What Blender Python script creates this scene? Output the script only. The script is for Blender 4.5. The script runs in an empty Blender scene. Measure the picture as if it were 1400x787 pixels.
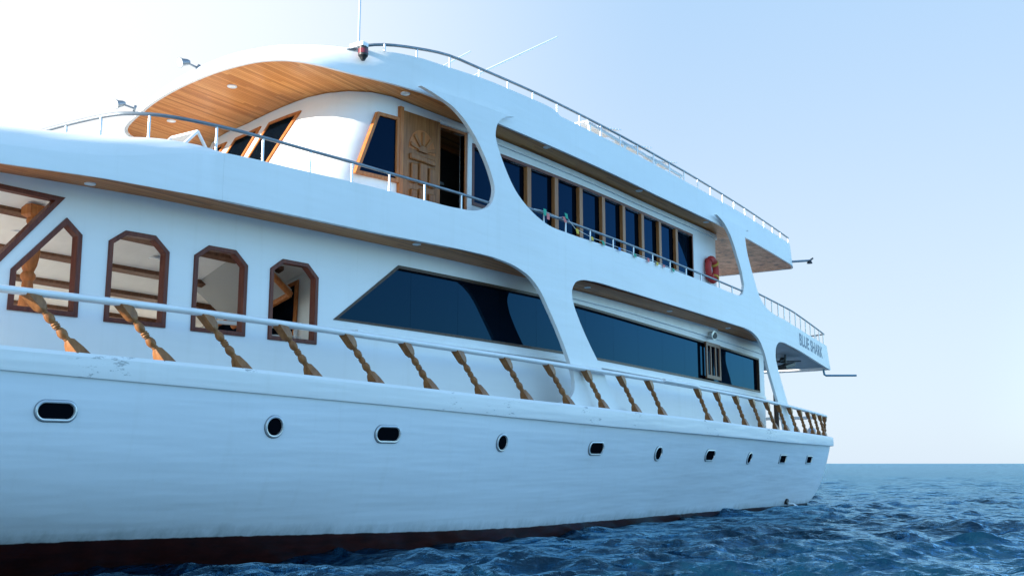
import bpy, bmesh, math, random
import numpy as np
from mathutils import Vector, Matrix
from mathutils.geometry import delaunay_2d_cdt

R = math.radians
random.seed(7)
SC = bpy.context.scene
COL = SC.collection

# ------------------------------------------------------------------ camera
# metres; +X runs aft along the yacht, -Y is outboard (towards the viewer), Z = 0 is the water
VIEW_AZ = 32.07
cam_d = bpy.data.cameras.new('camera')
cam = bpy.data.objects.new('camera', cam_d)
COL.objects.link(cam)
cam.location = (0.0, -8.5, 1.22)
cam.rotation_euler = (R(90 + 9.71), 0, R(VIEW_AZ - 90))
cam_d.sensor_width = 36.0
cam_d.lens = 36.0
cam_d.clip_start = 0.1
cam_d.clip_end = 60000
SC.camera = cam

# ------------------------------------------------------------------ sky and sun
SUN_AZ, SUN_EL = 150.0, 15.0          # azimuth from +X, counter-clockwise
world = bpy.data.worlds.new('World')
SC.world = world
world.use_nodes = True
wn, wl = world.node_tree.nodes, world.node_tree.links
wn.clear()
out = wn.new('ShaderNodeOutputWorld')
bg = wn.new('ShaderNodeBackground')
sky = wn.new('ShaderNodeTexSky')
sky.sky_type = 'NISHITA'
sky.sun_disc = False
sky.sun_elevation = R(SUN_EL)
sky.sun_rotation = R(90 - SUN_AZ)
sky.air_density = 1.0
sky.dust_density = 1.2
sky.ozone_density = 1.6
bg.inputs['Strength'].default_value = 0.13
# pale marine haze over the sunward half of the sky: white low down and towards the sun side, soft blue higher up
HAZE_AZ, HAZE_EL = 88.0, 16.0
hd = (math.cos(R(HAZE_EL)) * math.cos(R(HAZE_AZ)), math.cos(R(HAZE_EL)) * math.sin(R(HAZE_AZ)), math.sin(R(HAZE_EL)))
tc = wn.new('ShaderNodeTexCoord')
dot = wn.new('ShaderNodeVectorMath'); dot.operation = 'DOT_PRODUCT'
dot.inputs[1].default_value = hd
wl.new(tc.outputs['Generated'], dot.inputs[0])
sep = wn.new('ShaderNodeSeparateXYZ')
wl.new(tc.outputs['Generated'], sep.inputs[0])
def smap(src, a, b, c, d):
    m = wn.new('ShaderNodeMapRange'); m.interpolation_type = 'SMOOTHSTEP'
    for k, v in (('From Min', a), ('From Max', b), ('To Min', c), ('To Max', d)): m.inputs[k].default_value = v
    wl.new(src, m.inputs['Value']); return m.outputs[0]
def wmix(f, a, b, blend='MIX'):
    m = wn.new('ShaderNodeMix'); m.data_type = 'RGBA'; m.blend_type = blend
    for k, v in (('Factor', f), ('A', a), ('B', b)):
        if hasattr(v, 'is_linked'): wl.new(v, m.inputs[k])
        else: m.inputs[k].default_value = v
    return m.outputs['Result']
cover = smap(dot.outputs['Value'], -0.35, 0.2, 0.0, 0.97)
low = smap(sep.outputs['Z'], 0.0, 0.5, 1.0, 0.0)
glow = smap(dot.outputs['Value'], 0.46, 0.92, 0.0, 1.0)
veil = wmix(low, (1.03, 1.52, 2.13, 1), (1.64, 1.89, 2.16, 1))
veil = wmix(glow, veil, (2.35, 2.42, 2.48, 1))
clear = wmix(1.0, sky.outputs[0], (0.79, 1.04, 1.21, 1), 'MULTIPLY')
mixs = wn.new('ShaderNodeMix'); mixs.data_type = 'RGBA'
wl.new(cover, mixs.inputs['Factor']); wl.new(clear, mixs.inputs['A']); wl.new(veil, mixs.inputs['B'])
wl.new(mixs.outputs['Result'], bg.inputs['Color'])
wl.new(bg.outputs[0], out.inputs[0])

sun_d = bpy.data.lights.new('sun', 'SUN')
sun = bpy.data.objects.new('sun', sun_d)
COL.objects.link(sun)
sun_d.energy = 3.4
sun_d.angle = R(0.6)
sun_d.color = (1.0, 0.93, 0.82)
sd = Vector((math.cos(R(SUN_EL)) * math.cos(R(SUN_AZ)), math.cos(R(SUN_EL)) * math.sin(R(SUN_AZ)), math.sin(R(SUN_EL))))
sun.rotation_euler = (-sd).to_track_quat('-Z', 'Y').to_euler()
sun.location = (0, 0, 60)

SC.render.engine = 'CYCLES'
SC.cycles.use_denoising = True
SC.cycles.max_bounces = 10
SC.cycles.diffuse_bounces = 5
SC.view_settings.view_transform = 'Standard'
SC.view_settings.look = 'None'
SC.view_settings.gamma = 1.0
SC.view_settings.use_curve_mapping = False
SC.view_settings.exposure = 1.80

# ------------------------------------------------------------------ materials
def new_mat(name):
    m = bpy.data.materials.new(name)
    m.use_nodes = True
    n, l = m.node_tree.nodes, m.node_tree.links
    return m, n, l, n['Principled BSDF']

def noise(n, l, scale, detail=3, rough=0.55, vec=None, stretch=None):
    t = n.new('ShaderNodeTexNoise')
    t.inputs['Scale'].default_value = scale
    t.inputs['Detail'].default_value = detail
    t.inputs['Roughness'].default_value = rough
    c = n.new('ShaderNodeNewGeometry')
    src = c.outputs['Position']
    if stretch:
        mp = n.new('ShaderNodeMapping')
        mp.inputs['Scale'].default_value = stretch
        l.new(src, mp.inputs['Vector'])
        src = mp.outputs[0]
    l.new(src, t.inputs['Vector'])
    return t

def ramp(n, l, src, stops):
    r = n.new('ShaderNodeValToRGB')
    e = r.color_ramp.elements
    while len(e) < len(stops):
        e.new(0.5)
    for k, (p, c) in enumerate(stops):
        e[k].position = p
        e[k].color = (*c, 1) if len(c) == 3 else c
    l.new(src, r.inputs[0])
    return r

def bump(n, l, src, strength, dist, prev=None):
    b = n.new('ShaderNodeBump')
    b.inputs['Strength'].default_value = strength
    b.inputs['Distance'].default_value = dist
    l.new(src, b.inputs['Height'])
    if prev:
        l.new(prev.outputs[0], b.inputs['Normal'])
    return b

def simple(name, col, rough=0.4, metal=0.0, var=0.0, scale=6.0, bmp=0.0, coat=0.0):
    m, n, l, p = new_mat(name)
    p.inputs['Base Color'].default_value = (*col, 1)
    p.inputs['Roughness'].default_value = rough
    p.inputs['Metallic'].default_value = metal
    p.inputs['Coat Weight'].default_value = coat
    if var:
        t = noise(n, l, scale)
        lo = tuple(c * (1 - var) for c in col)
        hi = tuple(min(1, c * (1 + var)) for c in col)
        r = ramp(n, l, t.outputs['Fac'], [(0.3, lo), (0.7, hi)])
        l.new(r.outputs[0], p.inputs['Base Color'])
    if bmp:
        t2 = noise(n, l, scale * 2.5)
        l.new(bump(n, l, t2.outputs['Fac'], bmp, 0.02).outputs[0], p.inputs['Normal'])
    return m

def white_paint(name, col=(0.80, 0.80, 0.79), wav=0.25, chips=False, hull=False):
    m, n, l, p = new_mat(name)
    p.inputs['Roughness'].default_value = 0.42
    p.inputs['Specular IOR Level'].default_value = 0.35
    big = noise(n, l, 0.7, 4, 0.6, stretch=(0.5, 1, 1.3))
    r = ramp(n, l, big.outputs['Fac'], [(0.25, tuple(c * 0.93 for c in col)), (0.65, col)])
    # thin vertical run-off streaks
    st = noise(n, l, 2.2, 4, 0.65, stretch=(2.6, 2.6, 0.12))
    sr = ramp(n, l, st.outputs['Fac'], [(0.54, (1, 1, 1)), (0.74, (0.90, 0.89, 0.86))])
    mx = n.new('ShaderNodeMix'); mx.data_type = 'RGBA'; mx.blend_type = 'MULTIPLY'
    mx.inputs['Factor'].default_value = 0.35
    l.new(r.outputs[0], mx.inputs['A']); l.new(sr.outputs[0], mx.inputs['B'])
    colout = mx.outputs['Result']
    if chips:
        ch = noise(n, l, 7.0, 6, 0.78, stretch=(0.7, 1, 3.2))
        lg = noise(n, l, 0.9, 2, 0.5)
        mm = n.new('ShaderNodeMath'); mm.operation = 'MULTIPLY'
        l.new(ch.outputs['Fac'], mm.inputs[0]); l.new(lg.outputs['Fac'], mm.inputs[1])
        cr = ramp(n, l, mm.outputs[0], [(0.357, (0, 0, 0)), (0.382, (0.85, 0.85, 0.85))])
        m2 = n.new('ShaderNodeMix'); m2.data_type = 'RGBA'
        l.new(cr.outputs[0], m2.inputs['Factor'])
        l.new(colout, m2.inputs['A'])
        m2.inputs['B'].default_value = (0.33, 0.34, 0.34, 1)
        colout = m2.outputs['Result']
    if hull:
        g = n.new('ShaderNodeNewGeometry')
        s = n.new('ShaderNodeSeparateXYZ'); l.new(g.outputs['Position'], s.inputs[0])
        # boot line drops aft: z = 0.40 at X=6 ... 0.12 at X=24
        a = n.new('ShaderNodeMapRange')
        a.inputs['From Min'].default_value = 6; a.inputs['From Max'].default_value = 16
        a.inputs['To Min'].default_value = 0.385; a.inputs['To Max'].default_value = 0.17
        a.interpolation_type = 'SMOOTHSTEP'
        l.new(s.outputs['X'], a.inputs['Value'])
        a2 = n.new('ShaderNodeMapRange')
        a2.inputs['From Min'].default_value = 16; a2.inputs['From Max'].default_value = 30
        a2.inputs['To Min'].default_value = 0.0; a2.inputs['To Max'].default_value = 0.13
        l.new(s.outputs['X'], a2.inputs['Value'])
        nz = noise(n, l, 3.0, 5, 0.7)
        w = n.new('ShaderNodeMath'); w.operation = 'MULTIPLY_ADD'
        w.inputs[1].default_value = 0.05
        l.new(nz.outputs['Fac'], w.inputs[0]); l.new(s.outputs['Z'], w.inputs[2])
        w2 = n.new('ShaderNodeMath'); w2.operation = 'ADD'
        l.new(w.outputs[0], w2.inputs[0]); l.new(a2.outputs[0], w2.inputs[1])
        d = n.new('ShaderNodeMath'); d.operation = 'SUBTRACT'
        l.new(w2.outputs[0], d.inputs[0]); l.new(a.outputs[0], d.inputs[1])
        f = n.new('ShaderNodeMapRange')
        f.inputs['From Min'].default_value = 0.018; f.inputs['From Max'].default_value = 0.03
        l.new(d.outputs[0], f.inputs['Value'])
        rn = noise(n, l, 5, 5, 0.7, stretch=(0.5, 1, 2))
        rr = ramp(n, l, rn.outputs['Fac'], [(0.3, (0.022, 0.008, 0.007)), (0.62, (0.058, 0.011, 0.008)), (0.8, (0.03, 0.015, 0.011))])
        m3 = n.new('ShaderNodeMix'); m3.data_type = 'RGBA'
        l.new(f.outputs[0], m3.inputs['Factor'])
        l.new(rr.outputs[0], m3.inputs['A']); l.new(colout, m3.inputs['B'])
        colout = m3.outputs['Result']
        gz = n.new('ShaderNodeMapRange')
        gz.inputs['From Min'].default_value = 0.02; gz.inputs['From Max'].default_value = 0.30
        gz.inputs['To Min'].default_value = 1.0; gz.inputs['To Max'].default_value = 0.0
        l.new(d.outputs[0], gz.inputs['Value'])
        gn = noise(n, l, 3.5, 6, 0.75, stretch=(1.3, 1, 0.35))
        gm = n.new('ShaderNodeMath'); gm.operation = 'MULTIPLY'
        l.new(gz.outputs[0], gm.inputs[0]); l.new(gn.outputs['Fac'], gm.inputs[1])
        gr_ = ramp(n, l, gm.outputs[0], [(0.22, (0, 0, 0)), (0.62, (0.75, 0.75, 0.75))])
        m4 = n.new('ShaderNodeMix'); m4.data_type = 'RGBA'; m4.blend_type = 'MULTIPLY'
        l.new(gr_.outputs[0], m4.inputs['Factor'])
        l.new(colout, m4.inputs['A']); m4.inputs['B'].default_value = (0.42, 0.46, 0.44, 1)
        colout = m4.outputs['Result']
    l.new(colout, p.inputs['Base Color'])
    b1 = noise(n, l, 1.6, 2, 0.5, stretch=(0.25, 1, 2.6))
    b2 = noise(n, l, 14, 3, 0.6)
    nb = bump(n, l, b1.outputs['Fac'], wav, 0.075)
    nb = bump(n, l, b2.outputs['Fac'], wav * 0.35, 0.006, nb)
    l.new(nb.outputs[0], p.inputs['Normal'])
    return m

def planks(name, cols, width=0.075, axis='Y', rough=0.45, coat=0.06, length=2.4, weathered=None):
    """boards running fore-and-aft; each board its own tone, dark seams between them"""
    m, n, l, p = new_mat(name)
    g = n.new('ShaderNodeNewGeometry')
    s = n.new('ShaderNodeSeparateXYZ'); l.new(g.outputs['Position'], s.inputs[0])
    a = n.new('ShaderNodeMath'); a.operation = 'DIVIDE'; a.inputs[1].default_value = width
    l.new(s.outputs[axis], a.inputs[0])
    fl = n.new('ShaderNodeMath'); fl.operation = 'FLOOR'; l.new(a.outputs[0], fl.inputs[0])
    fr = n.new('ShaderNodeMath'); fr.operation = 'FRACT'; l.new(a.outputs[0], fr.inputs[0])
    # staggered butt joints
    wn1 = n.new('ShaderNodeTexWhiteNoise'); wn1.noise_dimensions = '1D'
    l.new(fl.outputs[0], wn1.inputs['W'])
    xs = n.new('ShaderNodeMath'); xs.operation = 'DIVIDE'; xs.inputs[1].default_value = length
    l.new(s.outputs['X'], xs.inputs[0])
    xo = n.new('ShaderNodeMath'); xo.operation = 'ADD'
    l.new(xs.outputs[0], xo.inputs[0]); l.new(wn1.outputs['Value'], xo.inputs[1])
    xf = n.new('ShaderNodeMath'); xf.operation = 'FLOOR'; l.new(xo.outputs[0], xf.inputs[0])
    cb = n.new('ShaderNodeCombineXYZ')
    l.new(fl.outputs[0], cb.inputs[0]); l.new(xf.outputs[0], cb.inputs[1])
    wn2 = n.new('ShaderNodeTexWhiteNoise'); wn2.noise_dimensions = '2D'
    l.new(cb.outputs[0], wn2.inputs['Vector'])
    gr = noise(n, l, 9, 5, 0.65, stretch=(0.25, 5, 5))
    ad = n.new('ShaderNodeMath'); ad.operation = 'MULTIPLY_ADD'; ad.inputs[1].default_value = 0.55
    hf = n.new('ShaderNodeMath'); hf.operation = 'MULTIPLY'; hf.inputs[1].default_value = 0.5
    l.new(wn2.outputs['Value'], hf.inputs[0])
    l.new(gr.outputs['Fac'], ad.inputs[0]); l.new(hf.outputs[0], ad.inputs[2])
    cr = ramp(n, l, ad.outputs[0], [(0.15, cols[0]), (0.5, cols[1]), (0.85, cols[2])])
    base = cr.outputs[0]
    if weathered:
        x0, x1 = weathered
        wr = n.new('ShaderNodeMapRange')
        wr.inputs['From Min'].default_value = x0; wr.inputs['From Max'].default_value = x1
        l.new(s.outputs['X'], wr.inputs['Value'])
        pn = noise(n, l, 2.2, 6, 0.75, stretch=(1, 1.4, 1))
        pr = ramp(n, l, pn.outputs['Fac'], [(0.35, (0.20, 0.11, 0.065)), (0.5, (0.66, 0.31, 0.155)), (0.68, (0.92, 0.56, 0.33))])
        mw = n.new('ShaderNodeMix'); mw.data_type = 'RGBA'
        l.new(wr.outputs[0], mw.inputs['Factor'])
        l.new(base, mw.inputs['A']); l.new(pr.outputs[0], mw.inputs['B'])
        base = mw.outputs['Result']
    seam = n.new('ShaderNodeMapRange')
    seam.inputs['From Min'].default_value = 0.0; seam.inputs['From Max'].default_value = 0.09
    l.new(fr.outputs[0], seam.inputs['Value'])
    mx = n.new('ShaderNodeMix'); mx.data_type = 'RGBA'
    l.new(seam.outputs[0], mx.inputs['Factor'])
    mx.inputs['A'].default_value = (*tuple(c * 0.3 for c in cols[0]), 1)
    l.new(base, mx.inputs['B'])
    l.new(mx.outputs['Result'], p.inputs['Base Color'])
    p.inputs['Roughness'].default_value = rough
    p.inputs['Coat Weight'].default_value = coat
    p.inputs['Specular IOR Level'].default_value = 0.2
    p.inputs['Coat Roughness'].default_value = 0.2
    l.new(bump(n, l, seam.outputs[0], 0.5, 0.004).outputs[0], p.inputs['Normal'])
    return m

def wood(name, cols, stretch=(6, 6, 0.5), rough=0.45, coat=0.05):
    m, n, l, p = new_mat(name)
    t = noise(n, l, 4, 5, 0.65, stretch=stretch)
    r = ramp(n, l, t.outputs['Fac'], [(0.25, cols[0]), (0.5, cols[1]), (0.75, cols[2])])
    l.new(r.outputs[0], p.inputs['Base Color'])
    p.inputs['Roughness'].default_value = rough
    p.inputs['Specular IOR Level'].default_value = 0.25
    p.inputs['Coat Weight'].default_value = coat
    l.new(bump(n, l, t.outputs['Fac'], 0.2, 0.004).outputs[0], p.inputs['Normal'])
    return m

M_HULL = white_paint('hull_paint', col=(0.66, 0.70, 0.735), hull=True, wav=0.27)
M_CAP = white_paint('gunwale_paint', wav=0.35, chips=True)
M_WHITE = white_paint('shell_paint', wav=0.22)
M_WALL = white_paint('cabin_paint', col=(0.81, 0.80, 0.79), wav=0.15)
M_TRIM = simple('trim_paint', (0.8, 0.8, 0.8), 0.35, var=0.04, scale=4)
M_DECK = simple('deck_paint', (0.62, 0.61, 0.58), 0.6, var=0.08, scale=3)
M_SOFFIT = planks('varnished_planks', [(0.32, 0.098, 0.024), (0.52, 0.18, 0.05), (0.66, 0.27, 0.09)], weathered=None)
M_ROOFSOFFIT = planks('roof_planks', [(0.37, 0.12, 0.026), (0.61, 0.235, 0.062), (0.74, 0.345, 0.11)], width=0.052, length=3.1, weathered=(25.4, 25.8))
M_MAHOG = wood('mahogany', [(0.075, 0.016, 0.009), (0.13, 0.028, 0.015), (0.19, 0.048, 0.024)])
M_TEAK = wood('teak', [(0.21, 0.070, 0.020), (0.33, 0.122, 0.038), (0.42, 0.18, 0.064)])
M_ORANGE = wood('varnished_frame', [(0.28, 0.08, 0.02), (0.44, 0.14, 0.038), (0.55, 0.21, 0.06)])
M_TURNED = wood('turned_oak', [(0.15, 0.056, 0.016), (0.26, 0.102, 0.030), (0.35, 0.155, 0.054)], stretch=(5, 5, 1.0), rough=0.45, coat=0.15)
M_DOOR = wood('door_wood', [(0.15, 0.050, 0.014), (0.27, 0.097, 0.028), (0.36, 0.15, 0.05)])
M_SHUT = wood('shutter_wood', [(0.11, 0.044, 0.022), (0.17, 0.073, 0.038), (0.23, 0.11, 0.06)])
M_DARKWOOD = wood('dark_wood', [(0.035, 0.018, 0.012), (0.06, 0.03, 0.018), (0.09, 0.045, 0.028)])
M_STEEL = simple('stainless_steel', (0.62, 0.64, 0.66), 0.22, 1.0)
M_PLATED = simple('painted_post', (0.62, 0.64, 0.66), 0.3, 0.6)
M_DSTEEL = simple('dull_steel', (0.20, 0.23, 0.26), 0.4, 0.6, var=0.15)
M_BLACK = simple('black_plastic', (0.018, 0.018, 0.02), 0.45, var=0.2)
M_UNLIT = simple('dark_recess', (0.003, 0.004, 0.006), 0.9)  # flat black painted in for the unlit inside of portholes and windows
M_UNLIT.node_tree.nodes['Principled BSDF'].inputs['Specular IOR Level'].default_value = 0.0
M_RED = simple('ring_red', (0.44, 0.022, 0.018), 0.6, var=0.2, scale=12)
M_YEL = simple('strap_yellow', (0.62, 0.36, 0.05), 0.6)
M_LAMPW = simple('lamp_white', (0.85, 0.85, 0.82), 0.4)
M_LETTER = simple('letter_paint', (0.10, 0.15, 0.22), 0.5, var=0.1)
M_CANVAS = simple('white_canvas', (0.8, 0.79, 0.76), 0.8, var=0.05)
M_GREY = simple('grey_cushion', (0.16, 0.165, 0.17), 0.85, var=0.15)
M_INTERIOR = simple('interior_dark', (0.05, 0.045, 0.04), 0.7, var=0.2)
M_ICEIL = simple('interior_white', (0.92, 0.90, 0.86), 0.6, var=0.03)
M_FLOOR = wood('cabin_floor', [(0.30, 0.19, 0.10), (0.4, 0.27, 0.15), (0.5, 0.35, 0.2)], stretch=(0.6, 6, 6))
M_RIM = simple('rim_metal', (0.55, 0.57, 0.58), 0.3, 0.5)
M_BLUEPOLE = simple('blue_pole', (0.04, 0.20, 0.30), 0.4, var=0.1)
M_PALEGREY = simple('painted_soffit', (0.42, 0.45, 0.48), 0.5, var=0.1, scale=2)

def glass_dark(name, tint=(0.07, 0.22, 0.40), ior=1.45):
    """tinted pane: near-black body under a blue reflective coating"""
    m, n, l, p = new_mat(name)
    p.inputs['Base Color'].default_value = (0.002, 0.004, 0.008, 1)
    p.inputs['Specular IOR Level'].default_value = 0.0
    t = noise(n, l, 0.8, 2, 0.5)
    b = bump(n, l, t.outputs['Fac'], 0.05, 0.01)
    g = n.new('ShaderNodeBsdfGlossy')
    g.inputs['Color'].default_value = (*tint, 1); g.inputs['Roughness'].default_value = 0.02
    l.new(b.outputs[0], g.inputs['Normal'])
    f = n.new('ShaderNodeFresnel'); f.inputs['IOR'].default_value = ior
    ms = n.new('ShaderNodeMixShader')
    l.new(f.outputs[0], ms.inputs[0]); l.new(p.outputs[0], ms.inputs[1]); l.new(g.outputs[0], ms.inputs[2])
    l.new(ms.outputs[0], n['Material Output'].inputs['Surface'])
    return m
M_GLASS = glass_dark('tinted_glass', ior=1.5)
M_GLASS_UP = glass_dark('tinted_glass_upper', tint=(0.04, 0.13, 0.28), ior=1.42)

# ------------------------------------------------------------------ mesh helpers
YC = 3.65                                            # centreplane of the yacht

def bend(x):
    if x < 20: return 0.007 * (20 - x) ** 2
    if x > 23: return 0.003 * (x - 23) ** 2
    return 0.0

ROOT = None
def mk(name, verts, faces, mat, parent=None, smooth=35, label=None):
    me = bpy.data.meshes.new(name)
    me.from_pydata([tuple(v) for v in verts], [], faces)
    bm = bmesh.new(); bm.from_mesh(me)
    bmesh.ops.remove_doubles(bm, verts=bm.verts, dist=1e-5)
    bmesh.ops.recalc_face_normals(bm, faces=bm.faces)
    bm.to_mesh(me); bm.free()
    mats = mat if isinstance(mat, (list, tuple)) else [mat]
    for m_ in mats: me.materials.append(m_)
    if smooth is not None:
        for p in me.polygons: p.use_smooth = True
        me.set_sharp_from_angle(angle=R(smooth))
    o = bpy.data.objects.new(name, me)
    COL.objects.link(o)
    if parent is not None:
        o.parent = parent
        o.matrix_parent_inverse = world_of(parent).inverted()
    if label: o['label'] = label
    return o

def world_of(o):
    m = Matrix.LocRotScale(o.location, o.rotation_euler, o.scale)
    if o.parent is not None:
        return world_of(o.parent) @ o.matrix_parent_inverse @ m
    return m

def empty(name, loc, parent=None):
    o = bpy.data.objects.new(name, None)
    o.location = loc
    o.empty_display_size = 0.3
    COL.objects.link(o)
    if parent is not None:
        o.parent = parent
        o.matrix_parent_inverse = world_of(parent).inverted()
    return o

def tag(o, label, cat, group=None, kind=None):
    o['label'] = label; o['category'] = cat
    if group: o['group'] = group
    if kind: o['kind'] = kind

class MB:
    """collects simple shapes, all in world coordinates, into one mesh"""
    def __init__(s): s.v = []; s.f = []
    def add(s, v, f):
        k = len(s.v); s.v += [tuple(q) for q in v]; s.f += [tuple(i + k for i in q) for q in f]
    def box(s, x0, x1, y0, y1, z0, z1):
        v = [(x, y, z) for x in (x0, x1) for y in (y0, y1) for z in (z0, z1)]
        s.add(v, [(0, 1, 3, 2), (4, 6, 7, 5), (0, 4, 5, 1), (2, 3, 7, 6), (0, 2, 6, 4), (1, 5, 7, 3)])
    def obox(s, c, ax, ay, az):
        c = Vector(c); ax, ay, az = Vector(ax), Vector(ay), Vector(az)
        v = [c + i * ax + j * ay + k * az for i in (-1, 1) for j in (-1, 1) for k in (-1, 1)]
        s.add(v, [(0, 1, 3, 2), (4, 6, 7, 5), (0, 4, 5, 1), (2, 3, 7, 6), (0, 2, 6, 4), (1, 5, 7, 3)])
    def tube(s, pts, r, n=8, caps=True):
        pts = [Vector(p) for p in pts]
        rr = r if isinstance(r, (list, tuple)) else [r] * len(pts)
        rings = []; up = None
        for i, p in enumerate(pts):
            t = (pts[min(i + 1, len(pts) - 1)] - pts[max(i - 1, 0)])
            if t.length < 1e-9: t = Vector((0, 0, 1))
            t.normalize()
            if up is None:
                up = Vector((0, 0, 1)) if abs(t.z) < 0.9 else Vector((1, 0, 0))
            a = (up - t * up.dot(t)).normalized(); b = t.cross(a); up = a
            rings.append([p + (a * math.cos(2 * math.pi * k / n) + b * math.sin(2 * math.pi * k / n)) * rr[i] for k in range(n)])
        v = [q for g in rings for q in g]; f = []
        for i in range(len(pts) - 1):
            for k in range(n):
                f.append((i * n + k, i * n + (k + 1) % n, (i + 1) * n + (k + 1) % n, (i + 1) * n + k))
        if caps:
            f.append(tuple(range(n - 1, -1, -1))); f.append(tuple((len(pts) - 1) * n + k for k in range(n)))
        s.add(v, f)
    def torus(s, c, ax, ay, Rr, r, n=40, k=12, squash=1.0):
        c = Vector(c); ax = Vector(ax).normalized(); ay = Vector(ay).normalized(); az = ax.cross(ay)
        v = []; f = []
        for i in range(n):
            a = 2 * math.pi * i / n
            d = ax * math.cos(a) + ay * math.sin(a)
            for j in range(k):
                b = 2 * math.pi * j / k
                v.append(c + d * (Rr + r * math.cos(b)) + az * r * squash * math.sin(b))
        for i in range(n):
            for j in range(k):
                f.append((i * k + j, ((i + 1) % n) * k + j, ((i + 1) % n) * k + (j + 1) % k, i * k + (j + 1) % k))
        s.add(v, f)
    def loft(s, rings, closed=False, cap=False):
        n = len(rings[0]); v = [q for g in rings for q in g]; f = []
        for i in range(len(rings) - 1):
            for k in range(n if closed else n - 1):
                f.append((i * n + k, i * n + (k + 1) % n, (i + 1) * n + (k + 1) % n, (i + 1) * n + k))
        if cap:
            f.append(tuple(range(n - 1, -1, -1))); f.append(tuple((len(rings) - 1) * n + k for k in range(n)))
        s.add(v, f)
    def build(s, name, mat, parent=None, smooth=35, bevel=None, label=None):
        o = mk(name, s.v, s.f, mat, parent, smooth, label)
        if bevel:
            b = o.modifiers.new('edge', 'BEVEL'); b.width = bevel; b.segments = 2; b.limit_method = 'ANGLE'; b.angle_limit = R(40)
        return o

def curve_through(pts, step=0.12, corner=48):
    """closed polyline through pts, Catmull-Rom except at sharp corners"""
    n = len(pts); P = [Vector((p[0], p[1])) for p in pts]
    sharp = []
    for i in range(n):
        a = P[i] - P[i - 1]; b = P[(i + 1) % n] - P[i]
        sharp.append(a.length < 1e-9 or b.length < 1e-9 or math.degrees(a.angle(b)) > corner)
    res = []
    for i in range(n):
        p1, p2 = P[i], P[(i + 1) % n]
        p0 = P[i - 1] if not sharp[i] else p1 + (p1 - p2)
        p3 = P[(i + 2) % n] if not sharp[(i + 1) % n] else p2 + (p2 - p1)
        d = (p2 - p1).length
        k = max(1, int(math.ceil(d / step)))
        # tangents scaled to the segment so uneven spacing does not overshoot
        d0 = max((p1 - p0).length, 1e-6); d2 = max((p3 - p2).length, 1e-6)
        m1 = ((p1 - p0) / d0 * d + (p2 - p1) / d * d0) / (d0 + d) * d if not sharp[i] else (p2 - p1)
        m2 = ((p2 - p1) / d * d2 + (p3 - p2) / d2 * d) / (d + d2) * d if not sharp[(i + 1) % n] else (p2 - p1)
        for j in range(k):
            t = j / k
            q = p1 * (2*t**3 - 3*t*t + 1) + m1 * (t**3 - 2*t*t + t) + p2 * (-2*t**3 + 3*t*t) + m2 * (t**3 - t*t)
            res.append((q.x, q.y))
    return res

def straight(pts, step=0.3):
    res = []
    n = len(pts)
    for i in range(n):
        a, b = pts[i], pts[(i + 1) % n]
        d = math.hypot(b[0] - a[0], b[1] - a[1]); k = max(1, int(math.ceil(d / step)))
        for j in range(k):
            t = j / k; res.append((a[0] + (b[0] - a[0]) * t, a[1] + (b[1] - a[1]) * t))
    return res

def inside(pt, poly):
    x, y = pt; c = False; n = len(poly); j = n - 1
    for i in range(n):
        xi, yi = poly[i]; xj, yj = poly[j]
        if (yi > y) != (yj > y) and x < (xj - xi) * (y - yi) / (yj - yi) + xi: c = not c
        j = i
    return c

def triangulate(outer, holes, step):
    V = []; E = []
    for loop in [outer] + holes:
        k = len(V); V += [Vector(p) for p in loop]
        E += [(k + i, k + (i + 1) % len(loop)) for i in range(len(loop))]
    xs = [p[0] for p in outer]; ys = [p[1] for p in outer]
    B = np.array([(p[0], p[1]) for p in V])
    x = min(xs) + step * 0.5
    while x < max(xs):
        y = min(ys) + step * 0.5
        while y < max(ys):
            if np.min((B[:, 0] - x) ** 2 + (B[:, 1] - y) ** 2) > (step * 0.45) ** 2 and inside((x, y), outer) and not any(inside((x, y), h) for h in holes):
                V.append(Vector((x, y)))
            y += step
        x += step
    vo, eo, fo, _, _, _ = delaunay_2d_cdt(V, E, [], 0, 1e-6)
    F = []
    for f in fo:
        c = (sum(vo[i].x for i in f) / len(f), sum(vo[i].y for i in f) / len(f))
        if inside(c, outer) and not any(inside(c, h) for h in holes): F.append(tuple(f))
    return [(v.x, v.y) for v in vo], F

def sheet(mb, outer, holes, fmap, d0, d1, step=0.3):
    """solid plate: outline and holes in (s, z), laid on a surface by fmap(s, z, depth)"""
    V, F = triangulate(outer, holes, step)
    n = len(V)
    v = [fmap(a, b, d0) for a, b in V] + [fmap(a, b, d1) for a, b in V]
    f = list(F) + [tuple(i + n for i in reversed(q)) for q in F]
    cnt = {}
    for q in F:
        for i in range(len(q)):
            e = (q[i], q[(i + 1) % len(q)])
            cnt[frozenset(e)] = cnt.get(frozenset(e), []) + [e]
    for k, e in cnt.items():
        if len(e) == 1:
            a, b = e[0]; f.append((b, a, a + n, b + n))
    mb.add(v, f)

def offset_poly(poly, d):
    """grow (d > 0) or shrink a simple polygon by mitred offset"""
    A = sum(poly[i][0] * poly[(i + 1) % len(poly)][1] - poly[(i + 1) % len(poly)][0] * poly[i][1] for i in range(len(poly)))
    sgn = 1 if A > 0 else -1
    res = []; n = len(poly)
    for i in range(n):
        p0, p1, p2 = [Vector(poly[(i + k) % n]) for k in (-1, 0, 1)]
        a = (p1 - p0).normalized(); b = (p2 - p1).normalized()
        na = Vector((a.y, -a.x)) * sgn; nb = Vector((b.y, -b.x)) * sgn
        m = (na + nb); m = m / max(0.3, m.dot(na))
        res.append(tuple(p1 + m * d))
    return res

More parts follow.
